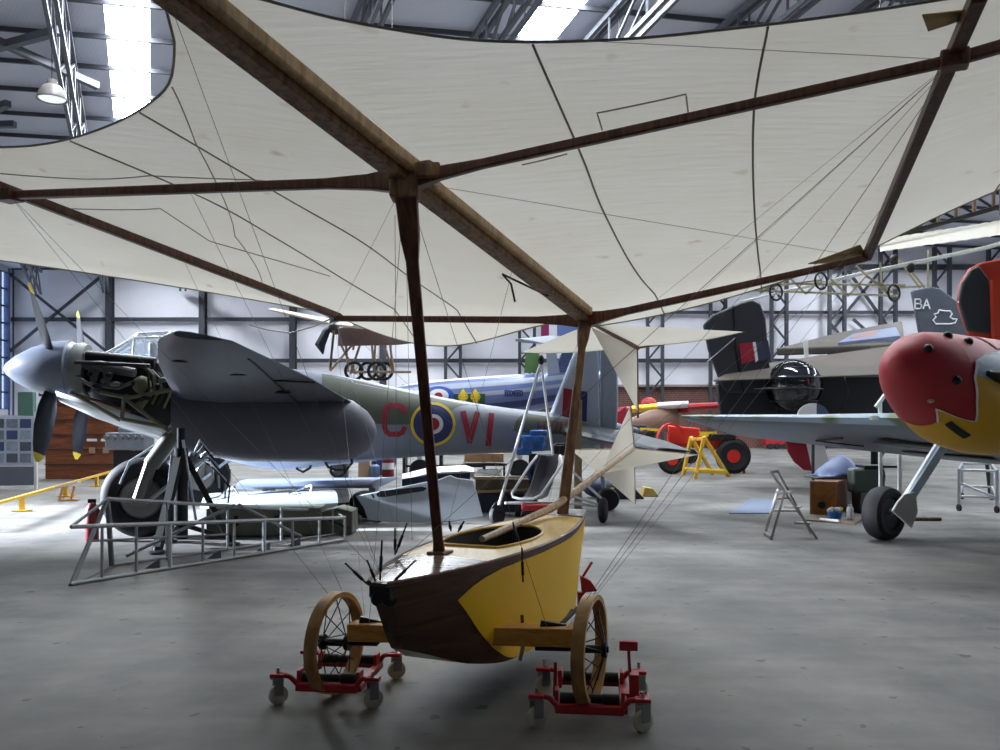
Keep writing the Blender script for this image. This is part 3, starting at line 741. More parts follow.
def fpt(px, py, off=.008):
    """point of the fuselage flank shown at (px, py)"""
    r = (px - CX) / F; p = .4; a = 7
    for _ in range(8):
        n = N0 + PT * p; a = (r * n.y - n.x) / (AF.x - r * AF.y)
        y = (n + AF * a).y; z = EYE - (py - HZ) * y / F
        p = fh(a) * .86 * math.sqrt(max(.02, 1 - ((z - fz(a)) / fh(a)) ** 2))
    return Q(a, p + off, z)
# dark green camouflage patches
M_patch = mat('camouflage_green', S(92, 98, 84), .5, var=.05, scale=2)
topy = lambda x: smooth_interp([(300, 369), (337, 375), (397, 389), (456, 401), (513, 410), (560, 417), (620, 426)], x) + 1.2
def camo_patch(x0, x1, tb, tl_): mp(MB().grid(lambda u, v: fpt(lerp(x0, x1, u), lerp(max(topy(lerp(x0, x1, u)), interp(tb, lerp(x0, x1, u))), smooth_interp(tl_, lerp(x0, x1, u)), v), .005), 40, 10), 'camouflage_patch', M_patch, fus)
camo_patch(322, 484, [(322, 0), (500, 0)], [(322, 384), (333, 398), (350, 418), (380, 424), (412, 424), (440, 420), (456, 407.5), (470, 404.5), (484, 406.5)])
camo_patch(513, 604, [(513, 431), (514, 424), (518, 418), (526, 412), (640, 0)], [(513, 431.2), (530, 433), (604, 436)])
# markings
def mk(name, m, fn): b = MB(); fn(b); return mp(b, name, m, fus)
mk('code_letter', M_redp2, lambda b: write(b, lambda x, y: fpt(x, y, .012), 'C', 384.5, 434.5, -29, w=.17, slant=.02))
mk('code_letter', M_redp2, lambda b: (stroke(b, lambda x, y: fpt(x, y, .016), [(463, 411), (470, 443)], 5.5), stroke(b, lambda x, y: fpt(x, y, .019), [(469, 443), (477.5, 412)], 5.5)))
mk('code_letter', M_redp2, lambda b: stroke(b, lambda x, y: fpt(x, y, .016), [(491.5, 413), (488, 446)], 5.5))
ro = mk('roundel', M_ryel, lambda b: disc(b, lambda x, y: fpt(x, y, .008), 433, 424, 22.5, 22))
for nm, m_, r_, o_ in (('roundel_blue', M_rblue, 19.3, .011), ('roundel_white', M_rwhite, 10, .014), ('roundel_red', M_rred, 6.3, .017)):
    mk(nm, m_, lambda b: disc(b, lambda x, y: fpt(x, y, o_), 433, 424, r_ * 1.02, r_))
for ch, x in zip('HJ711', (538, 545.5, 552.5, 558, 563)):
    mk('serial_letter', mat('serial_maroon', S(112, 40, 52), .5), lambda b: write(b, lambda x_, y_: fpt(x_, y_, .012), ch, x, 431, -9.5, w=.15))
# canopy
cn = MB(); zt0 = 2.62
def can(a, w, zb, zt, bl=.0): return [Q(a + bl, -w, zb), Q(a + bl, -w * .72, lerp(zb, zt, .8)), Q(a + bl, -w * .3, zt), Q(a + bl, w * .3, zt), Q(a + bl, w * .72, lerp(zb, zt, .8)), Q(a + bl, w, zb)]
rows = [can(1.35, .42, 2.58, 2.62), can(1.85, .46, 2.55, 2.98), can(2.35, .46, 2.52, 3.02), can(2.9, .42, 2.5, 2.92), can(3.5, .3, 2.45, 2.62)]
cn.loft(rows, True, ring_closed=False); mp(cn, 'canopy', M_glass, smooth=0)
fr = MB()
for r in rows[:4]: fr.tube(r, .022, 6)
for j in range(6): fr.tube([r[j] for r in rows], .02, 6)
mp(fr, 'canopy_frame', M_white)
mp(MB().box(Q(2.2, 0, 2.62), (.35, .3, .34)).box(Q(2.1, .22, 2.7), (.12, .12, .3)), 'cockpit_seat', M_white, bevel=.04)
# fin, rudder and tailplane
Yf = 15.2
fin = [W(546, 424, Yf), W(574, 352, Yf), W(583, 339, Yf), W(598, 334, Yf), W(600, 436, Yf)]
rud = [W(600.3, 334, Yf), W(610, 335, Yf), W(617, 345, Yf), W(618, 400, Yf), W(616, 438, Yf), W(600.3, 436, Yf)]
mp(MB().prism(fin, PT * .13), 'fin', mat('fin_grey', S(200, 212, 226), .45, var=.04), bevel=.05); mp(MB().prism(rud, PT * .10), 'rudder', mat('rudder_grey', S(176, 188, 200), .5), bevel=.04)
for x0, x1, m_ in ((562.5, 572.5, M_rred), (572.5, 577.5, M_rwhite), (577.5, 587.5, M_rblue)):
    mp(MB().prism([W(x0 + (1 if x0 < 570 else 0), 388 + (x0 - 562) * .15, Yf - .075), W(x1, 388 + (x1 - 562) * .15, Yf - .075), W(x1 - 1, 419 + (x1 - 562) * .12, Yf - .075), W(x0 - .5, 418 + (x0 - 562) * .1, Yf - .075)], (0, .01, 0)), 'fin_flash', m_)
def wingsec(LE, TE, th, tr=.3):
    """aerofoil ring from leading edge to trailing edge with thickness th along z"""
    pts = []; prof = [(0, 0), (.03, .30), (.1, .47), (.3, .5), (.6, .33), (1, .02), (1, -.02), (.6, -.33), (.3, -.5), (.1, -.47), (.03, -.30)]
    for t, h in prof: pts.append(LE.lerp(TE, t) + V((0, 0, h * th)))
    return pts
def tailp(sg): 
    return MB().loft([wingsec(Q(8.75, .2 * sg, 1.42), Q(10.0, .2 * sg, 1.40), .22), wingsec(Q(9.0, 1.8 * sg, 1.30), Q(10.1, 1.8 * sg, 1.27), .16), wingsec(Q(9.6, 2.75 * sg, 1.16), Q(10.15, 2.75 * sg, 1.14), .07)])
for sg in (1, -1): mp(tailp(sg), 'tailplane', mat('tail_grey', S(44, 48, 54), .45))
mp(MB().lathe(Q(9.7, -.09, .2), PT, [(0, .08), (0, .17), (.04, .2), (.14, .2), (.18, .17), (.18, .08)], 20), 'tail_wheel', M_tyre)
mp(MB().tube([Q(9.5, 0, 1.2), Q(9.7, -.14, .2)], .04, 8), 'tail_strut', M_silver)
# wings
def wing(sg):
    return MB().loft([wingsec(Q(2.75, .5 * sg, 1.9), Q(5.3, .5 * sg, 1.78), .42), wingsec(Q(2.78, 2.3 * sg, 2.0), Q(5.25, 2.3 * sg, 1.84), .42), wingsec(Q(2.95, 3.9 * sg, 2.26), Q(4.75, 3.9 * sg, 2.1), .30), wingsec(Q(3.18, 5.1 * sg, 2.43), Q(4.25, 5.1 * sg, 2.31), .18), wingsec(Q(3.42, 5.5 * sg, 2.49), Q(4.0, 5.5 * sg, 2.42), .07)])
for sg in (1, -1):
    wg = mp(wing(sg), 'wing', M_under, smooth=50)
    # control surface gaps and access holes on the underside
def under(a, p):
    le = lerp(2.78, 3.42, (p - 2.3) / 3.2); te = lerp(5.25, 4.0, (p - 2.3) / 3.2)
    t = (a - le) / (te - le); z0 = lerp(2.0, 2.49, (p - 2.3) / 3.2); z1 = lerp(1.84, 2.42, (p - 2.3) / 3.2)
    th = lerp(.42, .07, (p - 2.3) / 3.2)
    return Q(a, p, lerp(z0, z1, t) - th * .5 * (1 - t * .75) - .035)
gp = MB()
for q in ([(4.1, 4.95), (4.28, 3.95), (4.50, 2.75)], [(3.55, 5.0), (3.75, 5.02)], [(4.28, 3.95), (4.78, 3.9)]):
    gp.tube([under(*x) for x in q], .012, 5)
wgl = mp(gp, 'hinge_gap', M_black)
for a, p in ((3.35, 4.7), (3.9, 4.2), (4.35, 3.3)):
    mp(MB().ell(under(a, p), (.11, .09, .02)), 'access_hole', M_black)
# nacelles: the rear half of each behind the wing front, engine ahead of it
def nac(p, a0):
    rows = []
    for a, zc, h, w in ((2.85, 1.72, .50, .40), (3.2, 1.66, .56, .46), (3.8, 1.60, .58, .47), (4.4, 1.55, .54, .43), (4.9, 1.50, .49, .37), (5.25, 1.46, .41, .30), (5.45, 1.44, .28, .22), (5.55, 1.43, .14, .12), (5.58, 1.43, .03, .03)):
        rows.append([Q(a, p + w * math.cos(2 * PI * j / 28), zc + h * math.sin(2 * PI * j / 28)) for j in range(28)])
    return MB().loft(rows)
for p in (2.3, -2.3): mp(nac(p, 0), 'nacelle', M_under)
cowl = MB().loft([[Q(a, -2.3 + w * math.cos(2 * PI * j / 28), zc + w * 1.1 * math.sin(2 * PI * j / 28)) for j in range(28)] for a, zc, w in ((.85, 2.2, .36), (1.4, 2.1, .43), (2.2, 1.95, .5), (2.9, 1.8, .5))])
mp(cowl, 'engine_cowling', M_grey)
# spinners and propellers
def prop(p, a0, angs, zc=2.28):
    c = Q(a0 + .86, p, zc)
    sp = mp(MB().lathe(c, FW, [(-.06, .36), (0, .37), (.02, .395), (.25, .375), (.5, .29), (.7, .18), (.82, .08), (.86, .01)], 32), 'spinner', mat('spinner_grey', S(150, 160, 180), .35, var=.04))
    for an in angs:
        d = (PT * math.sin(an) + UZ * math.cos(an)); tw = FW.cross(d).normalized(); b0 = c + FW * .22
        rows = []
        for t, ch, th, an2 in ((.22, .10, .09, 1.2), (.34, .15, .07, 1.05), (.6, .25, .05, .8), (.9, .27, .035, .72), (1.15, .22, .025, .62), (1.3, .15, .02, .6), (1.38, .05, .015, .6)):
            cdir = tw * math.cos(an2) + FW * math.sin(an2); tdir = d.cross(cdir)
            rows.append([b0 + d * t + cdir * ch / 2 * math.cos(2 * PI * j / 10) + tdir * th / 2 * math.sin(2 * PI * j / 10) for j in range(10)])
        bl = mp(MB().loft(rows), 'propeller_blade', M_blade)
        rows = []
        for t, ch, th, an2 in ((1.27, .168, .026, .6), (1.3, .158, .026, .6), (1.385, .055, .02, .6)):
            cdir = tw * math.cos(an2) + FW * math.sin(an2); tdir = d.cross(cdir)
            rows.append([b0 + d * t + cdir * ch / 2 * math.cos(2 * PI * j / 10) + tdir * th / 2 * math.sin(2 * PI * j / 10) for j in range(10)])
        mp(MB().loft(rows), 'blade_tip', M_tip, bl)
prop(2.3, .65, (math.radians(43), math.radians(151), math.radians(270)))
prop(-1.9, -.15, (math.radians(18), math.radians(158), math.radians(268)), 2.2)
# the uncovered engine
e = MB().lathe(Q(1.56, 2.3, 2.26), AF, [(0, .25), (0, .375), (.10, .385), (.16, .36), (.16, .2)], 32); mp(e, 'backplate_ring', mat('ring_green_grey', S(150, 156, 150), .5))
e = MB(); rows = []
for a, zc, h, w in ((1.68, 2.2, .2, .2), (1.85, 2.13, .29, .27), (2.2, 2.06, .36, .29), (2.8, 1.91, .47, .3), (3.0, 1.86, .49, .3)):
    rows.append([Q(a, 2.3 + w * x, zc + h * y) for x, y in ((-1, -.5), (-.5, -1), (.5, -1), (1, -.4), (1, .5), (.55, 1), (-.55, 1), (-1, .5))])
mp(e.loft(rows), 'engine_block', M_oily, bevel=.03)
T = lambda px, py, dp: W(px, py, 11.62 - dp)
mp(MB().tube([Q(1.75, 2.52, 2.44), Q(2.62, 2.52, 2.36)], [.085, .085], 12), 'cylinder_bank_cover', M_oily)
mp(MB().tube([T(80, 365, .12), T(100, 366, .14), T(135, 373, .14)], [.05, .075, .06], 10), 'coolant_pipe', M_pipe)
for x in (86, 100):
    mp(MB().loft([[T(x + 2, 366, .2), T(x + 14, 370, .2), T(x + 14, 372, .1), T(x + 2, 368, .1)], [T(x + 4, 382, .22), T(x + 9, 386, .22), T(x + 9, 386, .12), T(x + 4, 382, .12)]]), 'exhaust_stub', M_pipe, bevel=.01)
mp(MB().tube([T(70, 393, .1), T(100, 402, .1), T(130, 412, .05)], .022, 6), 'copper_pipe', M_copper)
mp(MB().tube([T(76, 376, .2), T(88, 384, .24), T(118, 388, .2), T(139, 380, .2)], .025, 8), 'intake_pipe', M_pipe)
mp(MB().ell(T(142, 385, .15), (.12, .1, .12)), 'supercharger', M_tubeg)
for i in range(5):
    x = 148 + i * 6
    mp(MB().tube([T(x - 8, 364 + i * 3, .2), T(x, 372 + i * 3, .26), T(x + 1, 388, .24), T(x - 8, 400 + i * 2, .15)], .018 + .004 * (i % 2), 6), 'hose', (M_oily, M_tubeg, M_pipe)[i % 3])
for i in range(14):
    x = 90 + (i * 37) % 80; y = 374 + (i * 23) % 40
    if y > 386 + (x - 90) * .5: y = 384
    mp(MB().ell(T(x, y, .2 + .03 * (i % 3)), (.035 + .02 * (i % 3), .04, .035)), 'engine_fitting', (M_oily, M_pipe, M_tubeg, M_oily)[i % 4])
for a, b in (((100, 392), (128, 398)), ((128, 398), (180, 388)), ((124, 398), (170, 432)), ((124, 398), (122, 418)), ((72, 393), (120, 420)), ((122, 419), (168, 428)), ((150, 394), (140, 410)), ((75, 362), (150, 366))):
    mp(MB().tube([T(*a, .26), T(*b, .26)], .026, 8), 'bearer_tube', M_tubeg if a[1] > 370 else M_oily)
rows = []
for a, zc, w, h in ((1.4, 1.98, .3, .14), (1.85, 1.84, .36, .22), (2.3, 1.70, .36, .24), (2.75, 1.53, .3, .2), (3.0, 1.42, .2, .1)):
    rows.append([Q(a, 2.3 + w * math.cos(PI + PI * j / 14), zc + h * math.sin(PI + PI * j / 14)) for j in range(15)])
mp(MB().loft(rows, False, ring_closed=False), 'lower_cowling', mat('pale_cowling', S(214, 220, 226), .3, .2), solid=.02)
# main wheels and legs
for p in (2.3, -2.3):
    c = Q(2.42, p, .545)
    wh = mp(MB().lathe(c - PT * .19, PT, [(.10, .27), (.02, .29), (0, .36), (.015, .46), (.06, .52), (.12, .542), (.19, .545), (.26, .542), (.32, .52), (.365, .46), (.38, .36), (.36, .29), (.28, .27)], 40), 'main_wheel', M_tyre)
    mp(MB().lathe(c - PT * .15, PT, [(0, .05), (0, .28), (.28, .285), (.31, .25), (.30, .14), (.36, .12), (.36, .03)], 28), 'wheel_hub', mat('hub_grey', S(140, 138, 134), .45, .3), wh)
    for o in (-.26, .26):
        mp(MB().tube([c + PT * o, c + PT * o + V((.18, .02, .55))], [.085, .085], 10).tube([c + PT * o + V((.15, .02, .45)), Q(2.95, p + o * .7, 1.55)], [.11, .12], 12), 'oleo_leg', mat('leg_grey', S(112, 114, 108), .45, .2))
        mp(MB().tube([c + PT * o + V((.1, 0, -.05)), Q(3.5, p + o * .8, 1.3)], .03, 8), 'drag_strut', M_silver)
    mp(MB().tube([c + UZ * .2 + PT * .22 - AF * .25, c + UZ * .5 + PT * .24 - AF * .12, c + UZ * .72 + PT * .22 + AF * .2], .015, 6), 'brake_hose', M_silver)
# hoses hanging from the belly
for pts in ([(296, 462), (297, 474), (303, 477), (310, 473), (313, 462)], [(322, 462), (328, 472), (336, 475), (346, 475), (352, 468), (350, 455)]):
    mp(MB().tube([W(x, y - 5, 14.3) for x, y in pts], .022, 6), 'belly_hose', M_black)

# ================================================================== jack under the near engine
jack = thing('aircraft_jack', G(190, 545), 'black tripod jack standing under the grey aircraft beside its main wheel', 'jack')
top = W(181, 432, 10.85)
jb = G(186, 532)
jp = MB().tube([V((top.x, top.y, .12)), V((top.x, top.y, 1.25))], .085, 12).tube([V((top.x, top.y, 1.2)), V((top.x, top.y, 1.5))], .05, 12)
jp.build('ram', M_black, jack)
for d_ in ((.55, .25), (-.12, -.45), (-.35, .5)):
    q_ = V((top.x + d_[0], top.y + d_[1], .03))
    MB().bar(V((top.x, top.y, 1.25)), q_, .10, .07).build('leg', M_black, jack)
    MB().tube([V((top.x, top.y, .3)), q_ + V((0, 0, .05))], .03, 8).build('stay', M_black, jack)
    MB().lathe(q_ - V((0, 0, .03)), UZ, [(0, .11), (.03, .11), (.05, .05), (.09, .04)], 16).build('foot', M_steel, jack)
for k in range(6):
    a_ = W(193 + k * 2, 455 + k, 10.8)
    MB().tube([a_, W(200 + k * 3, 440 + k * 6, 10.7), W(210 + k * 4, 452 + k * 7, 10.7), W(213 + k * 3, 478 + k * 5, 10.75)], .013, 6).build('hydraulic_hose', M_black if k % 2 else M_silver, jack)
for pts in ([(183, 440), (196, 520)], [(172, 455), (164, 530)]):
    MB().tube([W(*pts[0], 10.8), W(pts[1][0], pts[1][1], 10.9)], .018, 6).build('steel_rod', M_silver, jack)
# ================================================================== red and yellow nosed fighter at the far side
M_nose = mat('nose_red', S(176, 40, 48), .5, var=.1, scale=3)
M_cyel = mat('cowl_yellow', S(226, 174, 30), .45, var=.06)
M_lblue = mat('pale_blue_grey', S(176, 196, 208), .45, var=.08, scale=2)
M_wcamo = camo('wing_camouflage', S(122, 136, 100), S(176, 194, 206), .9, .5)
S0 = V((4.17, 9.15, 0)); BK = V((.8, .6, 0)).normalized(); SB = V((-BK.y, BK.x, 0))   # back along the body, towards the wing on this side
def R(k, s, z): p = S0 + BK * k + SB * s; p.z = z; return p
fi = thing('fighter_aircraft', R(3, 0, 0), 'propless fighter with red nose and yellow cowling on one visible wheel leg', 'aircraft')
def fp(mb, name, m, par=None, **k): return mb.build(name, m, par or fi, **k)
NR = [(0, .08, 2.18), (.05, .165, 2.17), (.15, .265, 2.15), (.3, .37, 2.12), (.5, .455, 2.075), (.75, .53, 2.01), (1.1, .595, 1.945), (1.6, .635, 1.89), (2.1, .65, 1.87), (2.8, .66, 1.86), (3.6, .64, 1.85), (4.6, .58, 1.80), (6.5, .42, 1.62), (8.5, .2, 1.4), (9, .1, 1.38)]
def nr(k): return interp([(a, b) for a, b, c in NR], k), smooth_interp([(a, c) for a, b, c in NR], k)
def nring(k, n=32):
    r = smooth_interp([(a, b) for a, b, c in NR], k); zc = smooth_interp([(a, c) for a, b, c in NR], k)
    return [R(k, r * math.cos(2 * PI * j / n), zc + r * 1.05 * math.sin(2 * PI * j / n)) for j in range(n)]
def skin(k, an, off=.006):
    r = smooth_interp([(a, b) for a, b, c in NR], k) + off; zc = smooth_interp([(a, c) for a, b, c in NR], k)
    return R(k, r * math.cos(an), zc + r * 1.05 * math.sin(an))
fp(MB().loft([nring(k) for k in [1.3 + .1 * i for i in range(30)] + [4.4, 4.6, 5.5, 6.5, 7.5, 8.5, 9]]), 'fuselage', M_lblue)
fp(MB().loft([nring(k) for k in (0, .02, .05, .1, .15, .25, .35, .45, .55, .62)]), 'spinner', M_nose)
fp(MB().loft([nring(k) for k in (.621, .7, .8, .9, 1.0, 1.1, 1.2, 1.32)], True), 'nose_ring', M_nose)
# painted shapes on the cowling: red sweep, white edge, yellow flank (the side towards the camera is an = pi .. 2 pi)
def band(name, m, a0, a1, k0f, k1f, off): 
    fp(MB().grid(lambda u, v: skin(lerp(k0f(lerp(a0, a1, u)), k1f(lerp(a0, a1, u)), v), lerp(a0, a1, u), off), 60, 24), name, m)
dg = math.radians
edge_k = lambda a: interp([(dg(60), 1.32), (dg(88), 1.32), (dg(100), 1.7), (dg(112), 2.5), (dg(122), 2.5), (dg(134), 1.6), (dg(146), .95), (dg(158), .70), (dg(180), .62), (dg(205), .72), (dg(223), .86), (dg(238), .38), (dg(252), .56), (dg(300), .62)], a)
band('yellow_panel', M_cyel, dg(172), dg(300), edge_k, lambda a: 4.2, .006)
band('silver_panel', M_lblue, dg(128), dg(176), edge_k, lambda a: 3.2, .008)
band('red_sweep', M_nose, dg(60), dg(134), lambda a: 1.3, lambda a: max(1.301, edge_k(a)), .009)
band('white_edge', M_rwhite, dg(60), dg(252), lambda a: edge_k(a) - .015, lambda a: edge_k(a) + .02, .013)
band('chin_intake', M_black, dg(238), dg(247), lambda a: .62, lambda a: .98, .016)
# points straight at what the camera sees
for k, an in ((.20, dg(140)), (.42, dg(190)), (.62, dg(118)), (.85, dg(128))):
    fp(MB().ell(skin(k, an, .0), (.05, .05, .05) if k < 1 else (.03, .03, .03)), 'blade_hole', M_black)
fp(MB().ell(skin(.3, dg(235), 0), (.035, .04, .025)), 'nose_badge', M_cap)
ex = MB().tube([skin(.8 + i * .15, dg(171), .03) for i in range(6)], [.03, .07, .075, .075, .075, .06], 10)
fp(ex, 'exhaust_manifold', M_oily)
# the wing
def fw(sg):
    w0 = wingsec(R(2.5, .45 * sg, 1.62), R(4.9, .45 * sg, .92), .34); w1 = wingsec(R(2.6, 1.6 * sg, 1.63), R(4.7, 1.6 * sg, .98), .28)
    w2 = wingsec(R(2.75, 3.0 * sg, 1.64), R(4.3, 3.0 * sg, 1.12), .2); w3 = wingsec(R(2.85, 5.1 * sg, 1.665), R(3.9, 5.1 * sg, 1.32), .13); w4 = wingsec(R(3.0, 5.6 * sg, 1.67), R(3.5, 5.6 * sg, 1.53), .05)
    return MB().loft([w0, w1, w2, w3, w4])
for sg in (1, -1):
    w_ = fp(fw(sg), 'wing', [mat('wing_underside', S(124, 132, 142), .45, var=.14, scale=1.5), M_wcamo], smooth=45)
    for pg in w_.data.polygons: pg.material_index = 1 if pg.normal.z > -.62 else 0
def uw(k, s, off=.045):
    t = (k - lerp(2.5, 2.85, s / 5.1)) / (lerp(4.9, 3.9, s / 5.1) - lerp(2.5, 2.85, s / 5.1)); z = lerp(lerp(1.62, 1.665, s / 5.1), lerp(.92, 1.32, s / 5.1), t)
    h = lerp(.34, .13, s / 5.1) * interp([(0, 0), (.03, .3), (.1, .47), (.3, .5), (.6, .33), (1, .02)], max(0, min(1, t)))
    return R(k, s, z - h - off)
def bay(q, name, m): fp(MB().add([uw(*p) for p in q], [tuple(range(len(q)))]), name, m, solid=.01)
bay([(3.3, .9), (3.1, 1.9), (3.35, 2.2), (3.6, 1.8), (3.7, .9)], 'wheel_bay', M_black)
bay([(4.0, .8), (4.0, 2.1), (4.25, 2.1), (4.3, .8)], 'radiator_opening', M_black)
fp(MB().tube([uw(3.2, 2.6), uw(3.6, 3.3)], .018, 6).tube([uw(3.6, 3.3), uw(3.8, 2.6)], .012, 6), 'panel_gap', M_black)
fp(MB().prism([R(2.45, 1.7, 1.60), R(2.45, 1.7, 1.66), R(2.62, 1.7, 1.66), R(2.62, 1.7, 1.60)], SB * .05), 'gun_stub', M_white)
# undercarriage leg, wheel and door
wc = G(884, 540); wc.z = .36
rightd = V((.55, -.83, 0)); rightd.normalize()
wh = fp(MB().lathe(wc - rightd * .14, rightd, [(.06, .19), (.01, .22), (0, .28), (.03, .335), (.09, .355), (.14, .36), (.19, .355), (.25, .335), (.28, .28), (.27, .22), (.2, .19)], 32), 'main_wheel', M_tyre)
fp(MB().lathe(wc - rightd * .1, rightd, [(0, .05), (0, .2), (.2, .2), (.2, .05)], 20), 'wheel_hub', M_black, wh)
lg = W(942, 442, 11.3); ax0 = wc + rightd * .2 + V((0, 0, .05))
fp(MB().tube([wc, ax0 + V((.0, 0, .0)), lg], [.05, .055, .07], 12), 'oleo_leg', M_alum)
fp(MB().bar(ax0.lerp(lg, .18) + rightd * .06, lg + rightd * .06, .16, .03, rightd), 'leg_door', M_lblue, bevel=.01)
dd = (lg - ax0).normalized(); ds = dd.cross(rightd).normalized()
cxd = ax0 + rightd * .07
fp(MB().prism([W(x, y, 11.25 + (x - 905) * .004) for x, y in ((904, 494), (915, 492), (917, 512), (911, 528), (892, 511), (897, 502))], rightd * .03), 'wheel_door', mat('door_grey', S(178, 182, 178), .45), bevel=.006)
wc2 = wc - SB * 2.0 + BK * .2; wc2.z = .36
fp(MB().lathe(wc2 - rightd * .14, rightd, [(.02, .2), (0, .28), (.09, .355), (.19, .355), (.28, .28), (.26, .2)], 28), 'main_wheel', M_tyre)
fp(MB().tube([wc2, R(3.2, -.9, 1.5)], .06, 10), 'oleo_leg', M_alum)
fp(MB().prism([R(8.0, 0, 1.5), R(8.4, 0, 2.6), R(8.9, 0, 2.6), R(9.1, 0, 1.4)], SB * .08), 'fin', M_lblue, bevel=.03)
fp(MB().tube([R(8.7, 0, 1.35), R(8.9, 0, .14)], .04, 8).lathe(R(8.9, -.06, .14), SB, [(0, .05), (0, .13), (.12, .13), (.12, .05)], 16), 'tail_wheel', M_tyre)

# ================================================================== black bomber tail with round glazed turret
M_bblack = mat('bomber_black', S(28, 30, 34), .6, var=.15, scale=2)
M_bgrey = mat('bomber_fin', S(44, 46, 52), .55, var=.15)
M_earth = camo('earth_camouflage', S(92, 82, 74), S(82, 76, 68), .5, .5, .7)
Yb = 20.0
bom = thing('bomber_tail', (6.6, Yb + .5, 0), 'black bomber tail with round glazed turret and fin flash under brown tailplane', 'aircraft')
def bp(mb, name, m, par=None, **k): return mb.build(name, m, par or bom, **k)
finp = [(727, 393), (722, 388), (708, 350), (703, 325), (712, 315), (740, 303), (751, 300), (760, 304), (765, 318), (771, 392)]
bp(MB().prism([W(x, y, Yb - .3) for x, y in finp], (0, .16, 0)), 'fin', M_bgrey, bevel=.04)
bp(MB().tube([W(733, 306, Yb - .4), W(736, 350, Yb - .4), W(744, 393, Yb - .4)], .02, 5), 'rudder_hinge', M_black)
bp(MB().tube([W(735, 338, Yb - .42), W(707, 362, Yb - .42)], .012, 5), 'trim_rod', M_silver)
for x0, x1, m_ in ((738.5, 752.5, M_rred), (752.5, 755.5, M_rwhite), (755.5, 768, mat('dull_blue', S(54, 58, 84), .5))):
    bp(MB().prism([W(x0, 344 - (x0 - 738) * .12, Yb - .39), W(x1, 344 - (x1 - 738) * .12, Yb - .39), W(x1 + 3, 362 - (x1 - 738) * .12, Yb - .39), W(x0 + 3, 364 - (x0 - 738) * .1, Yb - .39)], (0, .02, 0)), 'fin_flash', m_)
# lower fin and the broad dark stern below the tailplane
bp(MB().prism([W(716, 384, Yb - .2), W(776, 380, Yb - .2), W(776, 424, Yb - .2), W(726, 424, Yb - .2), W(720, 416, Yb - .2)], (0, .2, 0)), 'lower_fin', M_bblack, bevel=.04)
def tp(x0, y0, x1, y1, x2, y2, x3, y3, Y0=Yb - .9, Y1=Yb + .3, th=.1): 
    a, b, c, d_ = W(x0, y0, Y0), W(x1, y1, Y0), W(x2, y2, Y1), W(x3, y3, Y1); return MB().loft([[p, p + V((0, 0, -th))] for p in ()] or [[a, d_, d_ + V((0, 0, -th)), a + V((0, 0, -th * .4))], [b, c, c + V((0, 0, -th)), b + V((0, 0, -th * .4))]])
bp(tp(713, 380, 890, 374, 902, 344, 738, 367), 'tailplane', M_earth, bevel=.02)
bp(MB().loft([[W(x, y, Yy) for x, y in ((715, 381), (905, 375), (905, 432), (722, 424))] for Yy in (Yb - .1, Yb + 1.2)]), 'stern', M_bblack, bevel=.05)
bp(MB().loft([[V((7.2 * (Yb + k) / Yb + r * math.cos(2 * PI * j / 24), Yb - .2 + k, 2.25 + r * .95 * math.sin(2 * PI * j / 24))) for j in range(24)] for k, r in ((0, .72), (.6, .85), (2, 1.0), (6, 1.15), (11, 1.2))]), 'fuselage', M_bblack)
tc_ = W(794, 386, Yb - .75)
tr_ = bp(MB().ell(tc_, (.60, .62, .56), 28, 18), 'turret', glass_mat('turret_glass', (.30, .34, .42), .10))
cg = MB()
for i in range(8):
    an = PI * i / 8
    cg.tube([tc_ + V((.61 * math.cos(an) * math.sin(t), .63 * math.sin(an) * math.sin(t), .57 * math.cos(t))) for t in [PI * j / 16 for j in range(17)]], .012, 5)
for t in (.8, 1.25, 1.7, 2.2): cg.torus(tc_ + V((0, 0, .57 * math.cos(t))), UZ, .61 * math.sin(t), .012, 28, 5)
bp(cg, 'turret_frame', M_black, tr_)
bp(MB().box(tc_ + V((.02, .1, -.1)), (.5, .4, .6)).tube([tc_ + V((-.12, -.3, -.05)), tc_ + V((-.12, -.85, -.02))], .025, 8), 'gun_mount', M_oily, tr_, bevel=.03)
for dx in (-.2, .2): bp(MB().tube([tc_ + V((dx, -.4, -.05)), tc_ + V((dx - .9, -.75, -.1))], .02, 8), 'gun_barrel', M_black, tr_)
# wing and raised upper body beyond
wq = [W(776, 352, 25), W(838, 336, 27.5), W(902, 324, 29), W(905, 346, 26), W(870, 349, 25)]
bp(MB().prism(wq, (0, 0, .22)), 'wing', M_earth, bevel=.04)
pl = lambda q, z: [p + V((0, -.02, z)) for p in q]
bp(MB().prism([W(838, 347, 25.1), W(853, 338, 26.6), W(896, 331, 27.5), W(900, 340, 26)], (0, 0, .26)), 'wing_roundel', mat('faded_blue', S(112, 124, 158), .6))
bp(MB().prism([W(850, 343, 25.7), W(862, 338, 26.5), W(880, 335, 26.9), W(872, 341, 26)], (0, 0, .29)), 'roundel_centre', mat('faded_red', S(160, 110, 92), .6))
bp(MB().bar(W(805.5, 340, 23.9), W(806.5, 358, 23.9), .12, .02), 'aerial_mast', M_white)
bp(MB().tube([V((9.0, Yb + .9, 1.5)), V((9.0, Yb + .9, .25))], .09, 10).lathe(V((8.85, Yb + .9, .25)), V((1, 0, 0)), [(0, .1), (0, .25), (.3, .25), (.3, .1)], 20), 'tail_wheel', M_tyre)
